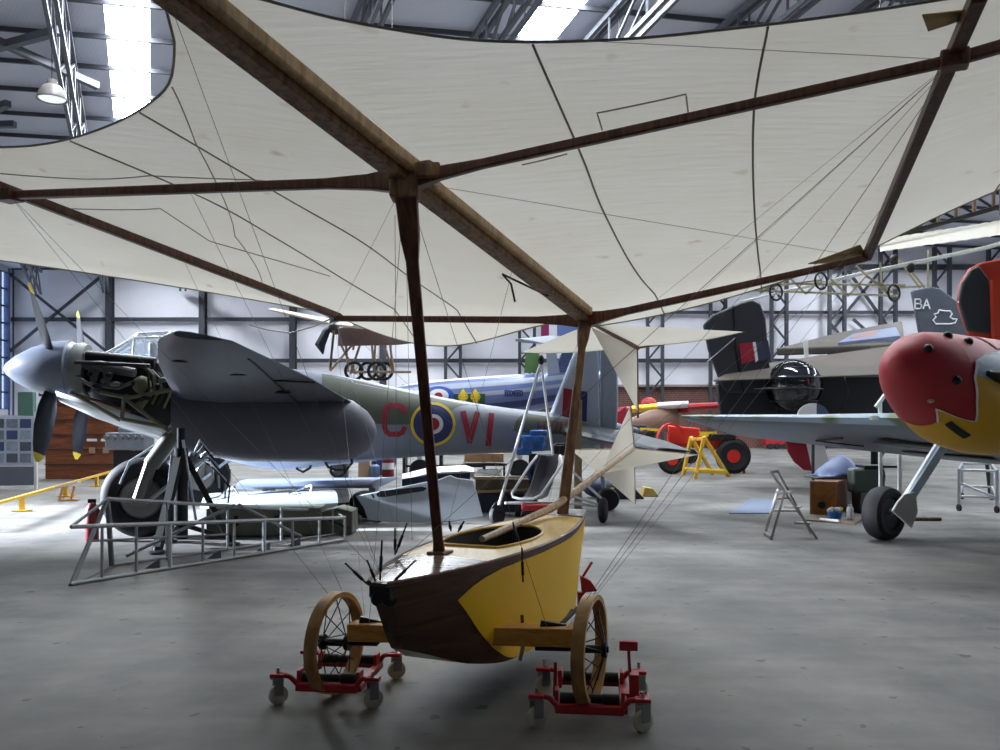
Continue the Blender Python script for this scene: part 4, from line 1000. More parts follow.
# slate fin with letters
sf = thing('slate_tail', W(945, 560, 30).xy.to_3d(), 'slate grey tail fin lettered BA with white leaf outline', 'aircraft')
Ys = 30.0
MB().prism([W(911, 291, Ys), W(930, 287, Ys), W(940, 289, Ys), (W(964, 308, Ys)), W(975, 345, Ys), W(921, 345, Ys)], (0, .18, 0)).build('fin', mat('slate_paint', S(74, 82, 92), .5), sf, bevel=.04)
tl = MB(); write(tl, lambda x, y: W(x, y, Ys - .16), 'BA', 915, 308.5, -9.4, w=.15, adv=.88); tl.build('fin_letters', M_rwhite, sf)
lf = [(936, 324), (933, 320), (936, 317), (934, 314), (938, 313), (939, 310), (945, 311), (950, 311), (952, 314), (950, 317), (953, 319), (957, 319), (955, 323), (950, 324)]
MB().tube([W(x, y, Ys - .1) for x, y in lf], .03, 5, closed=True).build('leaf_outline', M_rwhite, sf)
MB().loft([[V((15.2 + r * math.cos(2 * PI * j / 16), Ys + k, 2.6 + r * math.sin(2 * PI * j / 16))) for j in range(16)] for k, r in ((-.6, .2), (0, .7), (3, 1.0), (7, 1.1))]).build('fuselage', M_bblack, sf)
for x in (14.2,): MB().tube([V((x + .6, Ys + 2, 2.2)), V((x - .3, Ys + 2, 0))], .08, 8).build('trestle_leg', M_steel, sf)
# red fin with black rudder
rf = thing('red_tail', (9.2, 16.5, 0), 'red tail fin with rounded black rudder rising behind the red nose', 'aircraft')
Yr = 16.0; M_orange = mat('signal_red', S(196, 62, 36), .5, var=.08)
MB().prism([W(x, y, Yr) for x, y in ((966, 330), (957, 302), (960, 283), (970, 268), (980, 263), (1006, 258), (1030, 268), (1030, 345), (974, 345))], (0, .12, 0)).build('fin', M_orange, rf, bevel=.03)
MB().prism([W(x, y, Yr - .09) for x, y in ((967, 331), (958, 302), (961, 284), (970, 270), (978, 266), (988, 279), (993, 300), (990, 334))], (0, .1, 0)).build('rudder', mat('slate_black', S(48, 52, 56), .5), rf, bevel=.03)
MB().prism([W(x, y, Yr - .2) for x, y in ((991, 280), (1004, 277), (1010, 345), (993, 345))], (0, .1, 0)).build('rudder_post', M_orange, rf)
MB().tube([W(958, 302, Yr - .1), W(966, 300, Yr - .1)], .02, 6).build('hinge_arm', M_white, rf)
MB().loft([[V((9.75 + r * math.cos(2 * PI * j / 16), Yr + k, 2.3 + r * math.sin(2 * PI * j / 16))) for j in range(16)] for k, r in ((-.3, .2), (.5, .5), (2.4, .6))]).build('fuselage', M_lblue, rf)
for x in (10.15,): MB().tube([V((x - .2, Yr + 2, 1.9)), V((x, Yr + 2, 0))], .04, 8).build('trestle_leg', M_steel, rf)

# ================================================================== aircraft hung from the roof
def hang(root, pts, m=None):
    for p in pts: MB().tube([p, V((p.x, p.y, roofz(p.x, p.y) - .1))], .012, 5).build('hanging_cable', M_wire, root)
M_brown = mat('doped_brown', S(122, 98, 92), .55, var=.12)
M_linen = mat('linen', S(216, 206, 186), .7, var=.06)
M_strut = wood('strut_wood', S(176, 150, 118), S(140, 112, 84), 4)
Yh = 21.0
mono = thing('hanging_monoplane', V((-2.9, Yh, 2.35)), 'brown early monoplane with black propeller and wire wheels hung above the grey aircraft', 'aircraft')
H = lambda x, y, d=0: W(x, y, Yh + d)
b = MB(); b.loft([[H(338, 328, -.35), H(338, 346, -.35), H(338, 346, .35), H(338, 328, .35)], [H(350, 326, -.38), H(350, 346, -.38), H(350, 346, .38), H(350, 326, .38)], [H(398, 328, -.3), H(398, 345, -.3), H(398, 345, .3), H(398, 328, .3)], [H(440, 332, -.12), H(440, 340, -.12), H(440, 340, .12), H(440, 332, .12)]]); b.build('fuselage', M_brown, mono, bevel=.02)
MB().tube([H(323, 354, -.1), H(320, 345, -.06), H(326, 332, 0), H(331, 327, 0)], [.02, .13, .10, .05], 8).build('propeller', M_blade, mono)
MB().tube([H(331, 327), H(334, 318, .1), H(336, 310, .1)], [.05, .10, .03], 8).build('propeller', M_blade, mono)
MB().lathe(H(330, 328), (1, 0, 0), [(0, .1), (.1, .16), (.2, .16), (.22, .05)], 16).build('engine', M_oily, mono)
MB().loft([wingsec(H(335, 324, -.4), H(378, 326, -.4), .12), wingsec(H(352, 326, -2.2), H(402, 329, -2.2), .10)]).build('wing', M_linen, mono)
MB().loft([wingsec(H(335, 324, .4), H(372, 325, .4), .12), wingsec(H(268, 309, 3.0), H(320, 318, 3.0), .10)]).build('wing', M_linen, mono)
for a, b_ in (((334, 330), (330, 370)), ((334, 330), (330, 368)), ((356, 333), (353, 350)), ((376, 330), (374, 372)), ((352, 345), (330, 371)), ((341, 345), (356, 374)), ((360, 345), (350, 374)), ((384, 345), (393, 372)), ((390, 345), (394, 373)), ((372, 345), (374, 372)), ((346, 345), (348, 372)), ((366, 372), (411, 372))):
    MB().tube([H(*a, -.3), H(*b_, -.3)], .028, 6).build('strut', M_strut, mono)
for x, d_ in ((354, -.6), (368, .1), (377, -.6), (384, .0)):
    w_ = MB().torus(H(x, 371, d_), (.25, -.97, 0), .20, .035, 24, 8).build('wheel', M_tyre, mono)
    for i in range(4):
        an = PI * i / 4; e_ = V((math.cos(an) * .97, math.cos(an) * .25, math.sin(an))) * .2; c_ = H(x, 371, d_)
        MB().tube([c_ - e_, c_ + e_], .008, 5).build('spoke', M_wire, w_)
MB().tube([H(350, 372, -.6), H(394, 372, -.6)], .03, 6).build('axle', M_strut, mono)
hang(mono, [H(345, 326, .1), H(392, 329, .1)])
MB().tube([H(250, 325, .5), H(268, 330, .5), H(290, 333, .4), H(315, 326, .2), H(332, 318, .2)], .02, 5).build('rope', M_wire, mono)

bip = thing('hanging_biplane', V((5.4, 15.0, 3.7)), 'skeletal early biplane with white ribbed wing and thin wheels hung near the roof', 'aircraft')
Yk = 14.5
J = lambda x, y, d=0: W(x, y, Yk + d)
def wfn(u, v):      # the white ribbed wing
    a = J(880, 241, -.3).lerp(J(1120, 203, -2.5), u); b_ = J(880, 252, .9).lerp(J(1120, 219, -1.5), u)
    p = a.lerp(b_, v); return p + V((0, 0, .10 * math.sin(PI * v) + .012 * abs(math.sin(u * 20 * PI))))
MB().grid(wfn, 80, 8).build('wing', M_cloth, bip)
lat = MB()
a0, a1 = J(872, 237, .8), J(1100, 146, -2.0); c0, c1 = J(872, 243, .8), J(1100, 178, -2.0)
lat.tube([a0, a1], .045, 6); lat.build('top_boom', M_oily, bip)
MB().tube([c0, c1], .04, 6).build('top_boom', M_oily, bip)
for i in range(12):
    t = i / 12; t2 = (i + 1) / 12
    MB().tube([a0.lerp(a1, t), c0.lerp(c1, t2)], .022, 5).build('rib', M_oily, bip); MB().tube([a0.lerp(a1, t2), c0.lerp(c1, t2)], .03, 5).build('rib', M_strut, bip)
MB().tube([J(740, 302, 1.5), J(860, 274, .4), J(985, 248, -.5), J(1100, 215, -1.2)], [.02, .035, .035, .03], 6).build('tail_boom', M_white, bip)
for a, b_ in (((745, 290), (900, 296)), ((745, 290), (820, 280)), ((795, 284), (905, 285)), ((760, 293), (790, 278)), ((790, 278), (806, 294)), ((806, 294), (822, 278)), ((830, 278), (848, 296)), ((848, 296), (866, 276)), ((856, 266), (886, 292)), ((880, 262), (882, 292)), ((897, 257), (920, 288)), ((928, 250), (928, 288)), ((893, 288), (925, 286)), ((720, 298), (745, 290)), ((904, 262), (925, 288)), ((866, 276), (893, 292))):
    MB().tube([J(*a, .2), J(*b_, .2)], .019, 6).build('strut', mat('pale_strut', S(206, 192, 158), .6), bip)
for x, y in ((776, 292), (821, 281), (894, 293)):
    w_ = MB().torus(J(x, y, -.1), (.45, -.9, 0), .135, .018, 24, 6).build('wheel', M_tyre, bip)
    c_ = J(x, y, -.1)
    for i in range(3):
        an = PI * i / 3; e_ = V((math.cos(an) * .9, math.cos(an) * .45, math.sin(an))) * .13
        MB().tube([c_ - e_, c_ + e_], .006, 4).build('spoke', M_wire, w_)
MB().ell(J(911, 268), (.06, .09, .08)).build('engine', M_oily, bip); MB().ell(J(894, 258), (.05, .12, .06)).build('seat', M_oily, bip)
hang(bip, [J(880, 241, .2), J(1000, 215, -1)])
# lamp hung from the roof
lp = W(52, 96, 22)
lamp = thing('hanging_lamp', lp, 'grey bell-shaped hangar lamp hanging on a cord in the roof corner', 'lamp')
MB().lathe(lp + V((0, 0, -.1)), UZ, [(0, .36), (.06, .34), (.2, .30), (.34, .20), (.38, .12), (.5, .11), (.52, .03)], 24, cap=False).build('lamp_shade', mat('lamp_enamel', S(132, 128, 124), .4), lamp, solid=.012)
MB().lathe(lp + V((0, 0, -.08)), UZ, [(-.04, .05), (0, .30), (.02, .32)], 24).build('diffuser', mat('lamp_glass', S(225, 228, 235), .3, var=0, emit=(.9, .95, 1, .6)), lamp)
MB().tube([lp + V((0, 0, .4)), V((lp.x, lp.y, roofz(lp.x, lp.y) - .05))], .012, 5).build('cord', M_black, lamp)

# ================================================================== blue jet trainer behind the grey aircraft
M_jblue = mat('jet_blue', S(112, 128, 178), .3, var=.08, scale=2); M_jsil = mat('jet_silver', S(196, 206, 226), .25, .3, .06); M_jdark = mat('jet_navy', S(56, 66, 118), .35)
Yj = 23.0
jet = thing('jet_aircraft', W(480, 500, Yj).xy.to_3d(), 'blue and silver jet with yellow diamonds on its flank behind the grey aircraft', 'aircraft')
JR = [(340, 408, .10), (365, 406, .30), (400, 403, .45), (440, 400, .52), (500, 396, .54), (550, 390, .47), (590, 382, .34), (615, 377, .22)]
def jr(x, j, n=28, f=1): 
    yc = smooth_interp([(a, b) for a, b, c in JR], x); r = smooth_interp([(a, c) for a, b, c in JR], x) * f; c_ = W(x, yc, Yj)
    an = 2 * PI * j / n; return c_ + V((0, -r * math.cos(an), r * math.sin(an)))
xs = [340, 350, 365, 380, 400, 420, 440, 460, 480, 500, 520, 540, 560, 580, 600, 615]
MB().loft([[jr(x, j) for j in range(28)] for x in xs]).build('fuselage', M_jblue, jet)
def jstripe(name, m, x0, x1, a0, a1, f): MB().grid(lambda u, v: jr(lerp(x0, x1, u), lerp(a0, a1, v), 360, f), 20, 6).build(name, m, jet)
jstripe('silver_stripe', M_jsil, 400, 600, 28, 48, 1.012); jstripe('silver_stripe', M_jsil, 425, 612, 2, 14, 1.013)
jstripe('navy_stripe', M_jdark, 440, 600, -42, -20, 1.012); jstripe('grey_spine', mat('jet_spine', S(150, 158, 150), .4), 400, 520, 62, 110, 1.012)
def jpt(px, py): 
    yc = smooth_interp([(a, b) for a, b, c in JR], px); r = smooth_interp([(a, c) for a, b, c in JR], px) * 1.03; z = W(px, py, Yj - r * .8).z; c_ = W(px, yc, Yj)
    h = max(-.98, min(.98, (z - c_.z) / r)); return c_ + V((0, -r * math.sqrt(1 - h * h) - .01, r * h))
for x in (464, 476): MB().grid(lambda u, v: jpt(x + (u - v) * 5.5, 397 + (u + v - 1) * 8.5), 6, 6).build('yellow_diamond', M_ryel, jet)
for x in (458, 470, 482): MB().grid(lambda u, v: jpt(x + (u - .5) * 7, 400 + (v - .5) * 12), 4, 4).build('green_triangle', mat('jet_green', S(52, 84, 60), .4), jet)
wt = MB(); write(wt, jpt, 'B001BB0', 505, 396, -5.2, w=.24, adv=.62, sx=.75); wt.build('lettering', M_jdark, jet)
jd = lambda nm, m, rx, ry, o: MB().grid(lambda u, v: jpt(440 + v * rx * math.cos(2 * PI * u), 396 + v * ry * math.sin(2 * PI * u)) + V((0, -o, 0)), 24, 3).build(nm, m, jet)
jd('roundel', mat('jet_roundel_blue', S(40, 84, 176), .4), 15, 10, .01); jd('roundel_white', M_rwhite, 10, 7, .02); jd('roundel_red', M_rred, 4, 3.5, .03)
MB().prism([W(x, y, Yj - .1) for x, y in ((552, 378), (575, 316), (601, 310), (606, 380))], (0, .12, 0)).build('fin', M_jblue, jet, bevel=.03)
MB().prism([W(x, y, Yj - .18) for x, y in ((524, 373), (526, 352), (539, 352), (541, 372))], (0, .06, 0)).build('green_tail_panel', mat('leaf_green', S(96, 136, 80), .5), jet)
MB().prism([W(x, y, Yj - .2) for x, y in ((546, 352), (556, 352), (560, 374), (548, 376))], (0, .06, 0)).build('silver_tail_panel', M_jsil, jet)
for x0, x1, m_ in ((541, 549, mat('flash_magenta', S(150, 40, 92), .5)), (549, 557, M_rwhite), (557, 572, M_jblue)):
    MB().prism([W(x0, 324, Yj - .22), W(x1, 324, Yj - .22), W(x1, 337, Yj - .22), W(x0, 337, Yj - .22)], (0, .06, 0)).build('fin_flash', m_, jet)
MB().loft([wingsec(W(515, 340, Yj - 2.6), W(548, 344, Yj - 2.6), .08), wingsec(W(552, 337, Yj + .2), W(602, 342, Yj + .2), .16)]).build('tailplane', mat('tail_silver', S(150, 156, 168), .4, .2), jet)
MB().bar(W(566, 338, Yj), W(566, 316, Yj), .3, .05).build('fin_spar', M_jblue, jet)
for x in (420, 520):
    MB().tube([W(x, 398, Yj), V((W(x, 398, Yj).x, Yj, .3))], .07, 8).build('leg', M_silver, jet)
    c_ = V((W(x, 398, Yj).x, Yj - .08, .28)); MB().lathe(c_, (0, 1, 0), [(0, .1), (0, .28), (.16, .28), (.16, .1)], 18).build('wheel', M_tyre, jet)
# ================================================================== things standing about on the floor
def simple(mb, name, m, label, cat, group=None, **k): return tag(mb.build(name, m, **k), label, cat, group)
def fbox(px, py, w, d, h, rot=0, z0=0):
    c = G(px, py, z0); R3 = Matrix.Rotation(rot, 3, 'Z'); return MB().box(c + V((0, d / 2, h / 2)), (w, d, h), R3)
M_galv = mat('grey_tube', S(150, 152, 152), .45, .2, .1)
M_galv2 = mat('grey_angle', S(112, 114, 116), .5, .2, .1)
# long trestle frame of tubes
fr = thing('tube_trestle', G(200, 562), 'long low grey tubular frame lying in front of the main wheel', 'frame')
f0, f1 = G(71, 586), G(345, 541); b0, b1 = G(112, 567), G(338, 535)
h0, h1 = V((0, 0, .57)), V((0, 0, .31))
tp0 = V((f0.x - .02, f0.y, 0)) + h0
def tb(a, b, r=.018, m=None, n='rail'): MB().tube([a, b], r, 8).build(n, m or M_galv, fr)
tb(f0 + V((0, 0, .02)), f1 + V((0, 0, .02)), .02); tb(f0 + h0, f1 + h1, .022)
bt0 = V((b0.x - .05, b0.y, .74)); bt1 = V((b1.x - .3, b1.y, .34))
tb(b0 + V((0, 0, .02)), b1 + V((0, 0, .02)), .016); tb(bt0, bt1, .022)
for i in range(1, 10):
    t = (i / 9.0) ** 1.12
    a = f0.lerp(f1, t); tb(a + V((0, 0, .02)), a + h0.lerp(h1, t), .024 if i in (3, 6) else .016, M_galv if i not in (3, 6) else M_silver, 'upright')
for t in (.2, .45, .7, .97):
    a = b0.lerp(b1, t); tb(a, V((a.x, a.y, bt0.z + (bt1.z - bt0.z) * t)), .016, M_galv, 'upright')
tb(f0, bt0, .026, M_galv2, 'end_brace'); tb(b0, bt0, .03, M_galv2, 'end_brace'); tb(f0 + h0, bt0, .016, M_galv2, 'end_brace'); tb(f0, b0, .02, M_galv2, 'end_brace'); tb(f1 + h1, b1 + V((0, 0, .3)), .014, M_galv2, 'end_brace')
tb(b0.lerp(b1, .05) + V((0, 0, .1)), b0.lerp(b1, .48) + V((0, 0, .55)), .022, M_galv2, 'diagonal'); tb(b0.lerp(b1, .5) + V((0, 0, .55)), b0.lerp(b1, .8) + V((0, 0, .05)), .022, M_galv2, 'diagonal')
tb(f0.lerp(b0, .5) + V((0, 0, .36)), b0.lerp(b1, .45) + V((0, 0, .2)), .012, M_galv2, 'diagonal')
for t in (.26, .47, .66, .79):
    a = f0.lerp(f1, t); MB().prism([a + V((-.16, 0, .03)), a + V((0, 0, .03)), a + V((0, 0, .14))], (0, .02, 0)).build('gusset', M_galv2, fr)
# red extinguisher beside the frame
fe = thing('fire_extinguisher', G(92, 541), 'dark red fire extinguisher behind the end of the tubular frame', 'fire extinguisher')
c = G(92, 541); M_fe = mat('extinguisher_red', S(126, 30, 36), .45)
MB().lathe(c, UZ, [(0, .075), (.02, .085), (.42, .085), (.48, .05), (.5, .03)], 18).build('cylinder', M_fe, fe); MB().box(c + V((.0, 0, .53)), (.10, .03, .05)).tube([c + V((.03, 0, .5)), c + V((.1, 0, .4)), c + V((.09, 0, .2))], .012, 6).build('valve', M_black, fe)
# olive boxes
M_olive = mat('olive_paint', S(92, 96, 82), .55)
ob = thing('olive_crate', G(262, 537), 'long olive green crate on the floor behind the tubular frame', 'crate')
c = G(262, 537); MB().box(c + V((0, .3, .2)), (1.55, .55, .38), Matrix.Rotation(.06, 3, 'Z')).build('body', M_olive, ob, bevel=.012)
for dx in (-.35, .2): MB().box(c + V((dx, .0, .22)), (.05, .04, .14)).build('hasp', M_black, ob)
ob2 = thing('olive_crate', G(334, 533), 'smaller olive crate standing at the end of the tubular frame', 'crate')
c = G(334, 533); MB().prism([c + V((-.22, 0, .02)), c + V((.3, 0, .02)), c + V((.3, 0, .33)), c + V((.1, 0, .38)), c + V((-.22, 0, .3))], (0, .5, 0)).build('body', M_olive, ob2, bevel=.012)
MB().bar(c + V((-.2, -.26, .3)), c + V((.25, -.26, .1)), .02, .02).build('strap', M_black, ob2)
# silver wing lying on supports
wl = thing('wing_section', G(235, 519), 'long silver aircraft wing section lying flat behind the tubular frame', 'wing')
z1, z2 = .30, .36
MB().loft([wingsec(G(200, 508, .28), G(205, 494, .28), .06), wingsec(G(212, 509, z1), G(217, 493, z1), .18), wingsec(G(338, 503, z2), G(330, 489, z2), .24)]).build('skin', M_silver, wl)
MB().loft([wingsec(G(338, 503, z2), G(330, 489, z2), .24), wingsec(G(349, 502, z2), G(346, 489, z2), .26)]).build('root_rib', M_oily, wl)
for x in (235, 330): p_ = G(x, 496, .45); MB().bar(V((p_.x, p_.y - .1, .1)), V((p_.x, p_.y + .9, .1)), .12, .2).build('support', M_galv2, wl)
MB().tube([G(205, 500, .40), G(218, 497, .42), G(228, 490, .44), G(234, 487, .55), G(238, 494, .42)], .02, 6).build('loose_pipe', M_silver, wl)
MB().tube([G(288, 494, .46), G(305, 487, .52), G(312, 485, .58), G(310, 492, .46)], .014, 6).build('loose_pipe', M_silver, wl)
wl2 = thing('wing_section', G(260, 494), 'blue-grey wing section on low supports behind the flat silver wing', 'wing')
MB().loft([wingsec(G(236, 487, .52), G(248, 479, .52), .12), wingsec(G(372, 485, .52), G(400, 477, .52), .14)]).build('skin', mat('blue_grey_skin', S(150, 160, 184), .45), wl2)
for x in (262, 370): p_ = G(x, 482, .45); MB().box(V((p_.x, p_.y + .5, .23)), (.12, .5, .46)).build('support', M_galv2, wl2)
# white box behind the jack
simple(fbox(212, 500.4, .6, .3, .62), 'white_box', mat('white_box_paint', S(226, 232, 240), .4), 'white box standing behind the black tripod jack', 'box', bevel=.01)
# grey cowling panel with a slot
pn = thing('cowling_panel', G(425, 521), 'large pale grey cowling panel with a long dark slot standing on the floor', 'panel')
Yp = 13.4
def pp_(x, y, o=0): 
    p = W(x, y, Yp); p.y += (p.z) * .25 + o; s_ = p.y / Yp; return V((W(x, y, p.y)))
outl_ = [(356, 496), (364, 508), (368, 520), (400, 522.5), (450, 522), (483, 516), (478, 497), (473, 480), (457, 478), (450, 475), (440, 479), (415, 484), (385, 490)]
MB().prism([pp_(*q_) for q_ in outl_], (0, .06, .0)).build('skin', mat('panel_grey', S(176, 184, 192), .4, var=.05), pn, bevel=.012)
MB().prism([pp_(x, y, -.05) for x, y in ((376, 494), (380, 491), (422, 486.5), (427, 488), (424, 491), (385, 497), (378, 497))], (0, .02, 0)).build('slot', M_black, pn)
MB().prism([pp_(x, y, -.05) for x, y in ((371, 494), (373, 494), (375, 498), (373, 498))], (0, .02, 0)).build('slot', M_black, pn)
MB().bar(pp_(425, 500, .06), V((pp_(425, 520).x, Yp + .5, .0)), .05, .05).build('prop', M_galv2, pn)
en = thing('engine_stand', G(353, 523), 'dark engine part on a low stand at the end of the silver wing', 'engine')
c = G(360, 522); MB().ell(c + V((.05, .2, .28)), (.26, .25, .2)).box(c + V((.15, .3, .14)), (.3, .3, .2)).build('casting', M_oily, en, bevel=.02)
for dx in (-.15, .3): MB().box(c + V((dx, .2, .06)), (.06, .5, .12)).build('skid', M_black, en)
# long white and dark wing pieces behind the panel
wl3 = thing('canopy_section', G(440, 506), 'white-topped dark fairing lying behind the slotted grey panel', 'fairing')
MB().loft([[W(x, y, Yq) for Yq, y in ((15.6, yb + 6), (15.6, yb), (16.1, yt), (16.6, yb), (16.6, yb + 6))] for x, yb, yt in ((402, 480, 474), (430, 473, 467), (465, 471, 465), (474, 472, 468))]).build('shell', M_white, wl3)
MB().loft([[W(x, y, Yq) for Yq, y in ((15.5, y1_), (15.5, y0_), (16.7, y0_), (16.7, y1_))] for x, y0_, y1_ in ((402, 479, 487), (440, 474, 482), (470, 473, 482))]).build('base', mat('navy_base', S(44, 52, 72), .5), wl3)
for x in (408, 470): p_ = W(x, 484, 16.1); MB().box(V((p_.x, 16.1, p_.z / 2)), (.1, .8, p_.z)).build('support', M_galv2, wl3)
# things seen in the gap under the grey fuselage
def cyl(name, px, py, r, h, m, label, cat, neck=True):
    t = thing(name, G(px, py), label, cat); c = G(px, py)
    MB().lathe(c, UZ, [(0, r * .9), (.02, r), (h * .72, r), (h * .82, r * .6), (h * .86, r * .35)], 18).build('cylinder', m, t)
    MB().lathe(c + V((0, 0, h * .86)), UZ, [(0, r * .3), (h * .14, r * .3)], 10).build('valve', M_black, t)
    return t
simple(fbox(364, 477, .33, .3, .62), 'cardboard_box', mat('cardboard', S(196, 164, 130), .8), 'tall cardboard box under the grey fuselage', 'box', bevel=.01)
cyl('gas_bottle', 375, 477, .14, .42, mat('bottle_blue', S(120, 150, 190), .4), 'pale blue gas bottle between cardboard box and red extinguisher', 'gas bottle')
fx = cyl('fire_extinguisher', 388, 477, .17, .70, M_fe, 'bright red fire extinguisher under the grey fuselage', 'fire extinguisher')
MB().lathe(G(388, 477) + V((0, 0, .22)), UZ, [(0, .175), (.18, .175)], 18).build('paper_label', M_white, fx)
dr = thing('blue_drum', G(381, 476), 'dark blue drum on its side behind the red extinguisher', 'drum'); c = G(381, 475) + V((0, .4, .36))
MB().lathe(c - V((0, .3, 0)), (0, 1, 0), [(0, .05), (0, .36), (.04, .37), (.56, .37), (.6, .36), (.6, .05)], 28).build('shell', mat('drum_blue', S(40, 52, 110), .4), dr); MB().torus(c - V((0, .3, 0)), (0, 1, 0), .355, .02, 28, 6).build('rim', M_black, dr)
wh_ = thing('motor_trolley', G(338, 478), 'grey trolley with blue motor beside the cardboard box', 'trolley'); c = G(338, 478)
MB().torus(c + V((0, 0, .24)), (0, 1, 0), .2, .04, 24, 8).build('wheel', M_tyre, wh_); MB().box(c + V((.05, .2, .48)), (.5, .3, .14)).build('motor', mat('motor_blue', S(70, 96, 170), .4), wh_, bevel=.03); MB().box(c + V((.05, .2, .2)), (.4, .25, .4)).build('body', M_galv2, wh_, bevel=.02)
bench = thing('workbench', G(440, 474), 'dark cluttered workbench standing under the grey fuselage', 'workbench'); c = G(440, 474)
MB().box(c + V((.1, .6, .58)), (2.6, .8, .06)).build('top', mat('bench_top', S(92, 80, 70), .7), bench)
for dx in (-1.1, .0, 1.3): MB().box(c + V((dx, .6, .28)), (.08, .7, .56)).build('leg', M_black, bench)
MB().box(c + V((.1, .75, .2)), (2.3, .5, .06)).build('shelf', M_black, bench)
cols = [S(60, 62, 70), S(40, 40, 46), S(190, 190, 190), S(120, 90, 70), S(70, 90, 130), S(36, 36, 36)]
for i in range(8):
    p_ = c + V((-1.05 + i * .3, .5, .61)); h_ = .12 + .06 * (i * 7 % 4)
    simple(MB().lathe(p_, UZ, [(0, .07), (.02, .08), (h_ * .8, .08), (h_, .04)], 12) if i % 2 else MB().box(p_ + V((0, 0, h_ / 2)), (.2, .2, h_)), 'tin' if i % 2 else 'tool_box', mat('clutter_%d' % (i % 6), cols[i % 6], .5),
           ('slate-grey tool box at the workbench end beside the red extinguisher', 'black tin beside the slate-grey box near the red extinguisher', 'light grey tool box on the dark workbench', 'brown tin between the light grey and the blue tool boxes',
            'dull blue tool box on the dark workbench', 'charcoal tin beside the dull blue tool box', 'slate-grey tool box at the workbench end nearer the wooden crate', 'black tin at the workbench end nearest the wooden crate')[i], 'tin' if i % 2 else 'box', bevel=0 if i % 2 else .015)
simple(MB().box(W(484, 458, 17.2) + V((0, .3, 0)), (.78, .5, .17)), 'wooden_crate', wood('crate_wood', S(190, 146, 100), S(160, 116, 74), 4), 'shallow light wooden crate on the trolley behind the tail', 'crate', bevel=.01)
tro = thing('trolley', G(490, 497), 'dark trolley with white trays carrying the light wooden crate', 'trolley'); p_ = W(484, 462.5, 17.2)
MB().box(V((p_.x, 17.5, p_.z - .05)), (.9, .6, .04)).build('shelf', M_black, tro)
for dx in (-.4, .4):
    for dy in (-.25, .25): MB().box(V((p_.x + dx, 17.5 + dy, p_.z / 2 - .03)), (.04, .04, p_.z - .06)).build('leg', M_black, tro)
for z_ in (.42, .5, .58): MB().box(V((p_.x + .1, 17.4, z_)), (.5, .4, .05)).build('tray', M_white, tro, bevel=.01)
# plank stack and navy wing behind the trike
ps = thing('plank_box', G(512, 508), 'low brown timber box with pale rails behind the ultralight', 'box'); c = W(500, 490, 14.6)
MB().box(V((.15, 15.45, .46)), (1.15, .9, .24)).build('boards', wood('old_boards', S(128, 104, 80), S(92, 74, 58), 3), ps, bevel=.01)
MB().bar(V((-.45, 14.97, .36)), V((.8, 14.97, .42)), .05, .04).build('rail', mat('pale_rail', S(196, 176, 128), .6), ps); MB().bar(V((-.45, 14.97, .60)), V((.8, 14.97, .62)), .05, .04).build('rail', MATS['pale_rail'], ps)
MB().box(V((.1, 15.45, .16)), (1.1, .8, .32)).build('base', MATS['navy_base'], ps)
be = thing('blue_engine', G(535, 500), 'bright blue engine block on a stand beneath the grey tail', 'engine'); M_be = mat('engine_blue', S(56, 118, 196), .35)
c = W(533, 443, 14.65)
MB().box(c, (.40, .3, .26)).box(c + V((-.15, 0, -.14)), (.26, .26, .12)).box(c + V((.1, 0, .17)), (.3, .26, .1)).build('block', M_be, be, bevel=.03)
for i in range(4): MB().lathe(c + V((-.16 + i * .11, -.16, .05 - .1 * (i % 2))), (0, -1, 0), [(0, .05), (.05, .05), (.06, .03)], 12).build('cover', M_be, be)
MB().bar(V((c.x, c.y, .0)), V((c.x, c.y, c.z - .18)), .14, .14).box(V((c.x, c.y, .03)), (.6, .5, .06)).build('stand', M_black, be)
MB().torus(V((c.x + .05, c.y - .2, c.z - .48)), (0, 1, 0), .14, .03, 20, 8).build('hose_coil', mat('coil_blue', S(40, 60, 130), .4), be)
# ultralight trike
tk = thing('ultralight_trike', G(550, 521), 'black-seated ultralight trike with white tube frame and three small wheels', 'aircraft')
Yt = 13.2
M_wtube = mat('white_tube', S(226, 226, 228), .35, var=.03)
def tt(pts, r=.018, m=None, n='frame_tube', Y=Yt): MB().tube([W(x, y, Y + d_) for x, y, d_ in pts], r, 8).build(n, m or M_wtube, tk)
tt([(499, 505, -.2), (541, 362, .1)], .022); tt([(541, 362, .1), (553, 455, .4)], .02); MB().ell(W(541, 360, Yt + .1), (.05, .05, .08)).build('hang_block', M_oily, tk)
tt([(537, 456, .2), (530, 465, 0), (512, 493, -.2), (513, 497, -.2), (520, 499, -.25), (533, 499, -.25), (541, 495, -.2), (563, 463, .1), (560, 455, .2)], .02)
tt([(505, 503, -.1), (560, 503, .3), (600, 506, .5)], .02); tt([(562, 462, .2), (603, 500, .3)], .02); tt([(572, 496, .2), (603, 506, .3)], .018); tt([(575, 502, .4), (600, 507, .4)], .014)
MB().loft([[W(x - w_, y, Yt + d_), W(x, y + 1, Yt + d_ + .08), W(x + w_, y, Yt + d_), W(x + w_, y, Yt + d_ + .14), W(x - w_, y, Yt + d_ + .14)] for x, y, w_, d_ in ((548, 454, 10, .35), (547, 462, 11.5, .3), (544, 476, 11, .2), (540, 488, 11, .05), (536, 496, 12, -.1), (532, 499, 10, -.3))]).build('seat', mat('seat_black', S(44, 44, 52), .7, bump=.2), tk, bevel=.02)
MB().box(W(560, 450, Yt + .6), (.22, .25, .16)).tube([W(553, 452, Yt + .55), W(556, 444, Yt + .55), W(566, 444, Yt + .55)], .02, 6).build('engine', M_oily, tk, bevel=.02)
MB().box(W(538, 507, Yt + .1) , (.5, .3, .09)).build('red_tray', M_redp, tk, bevel=.01)
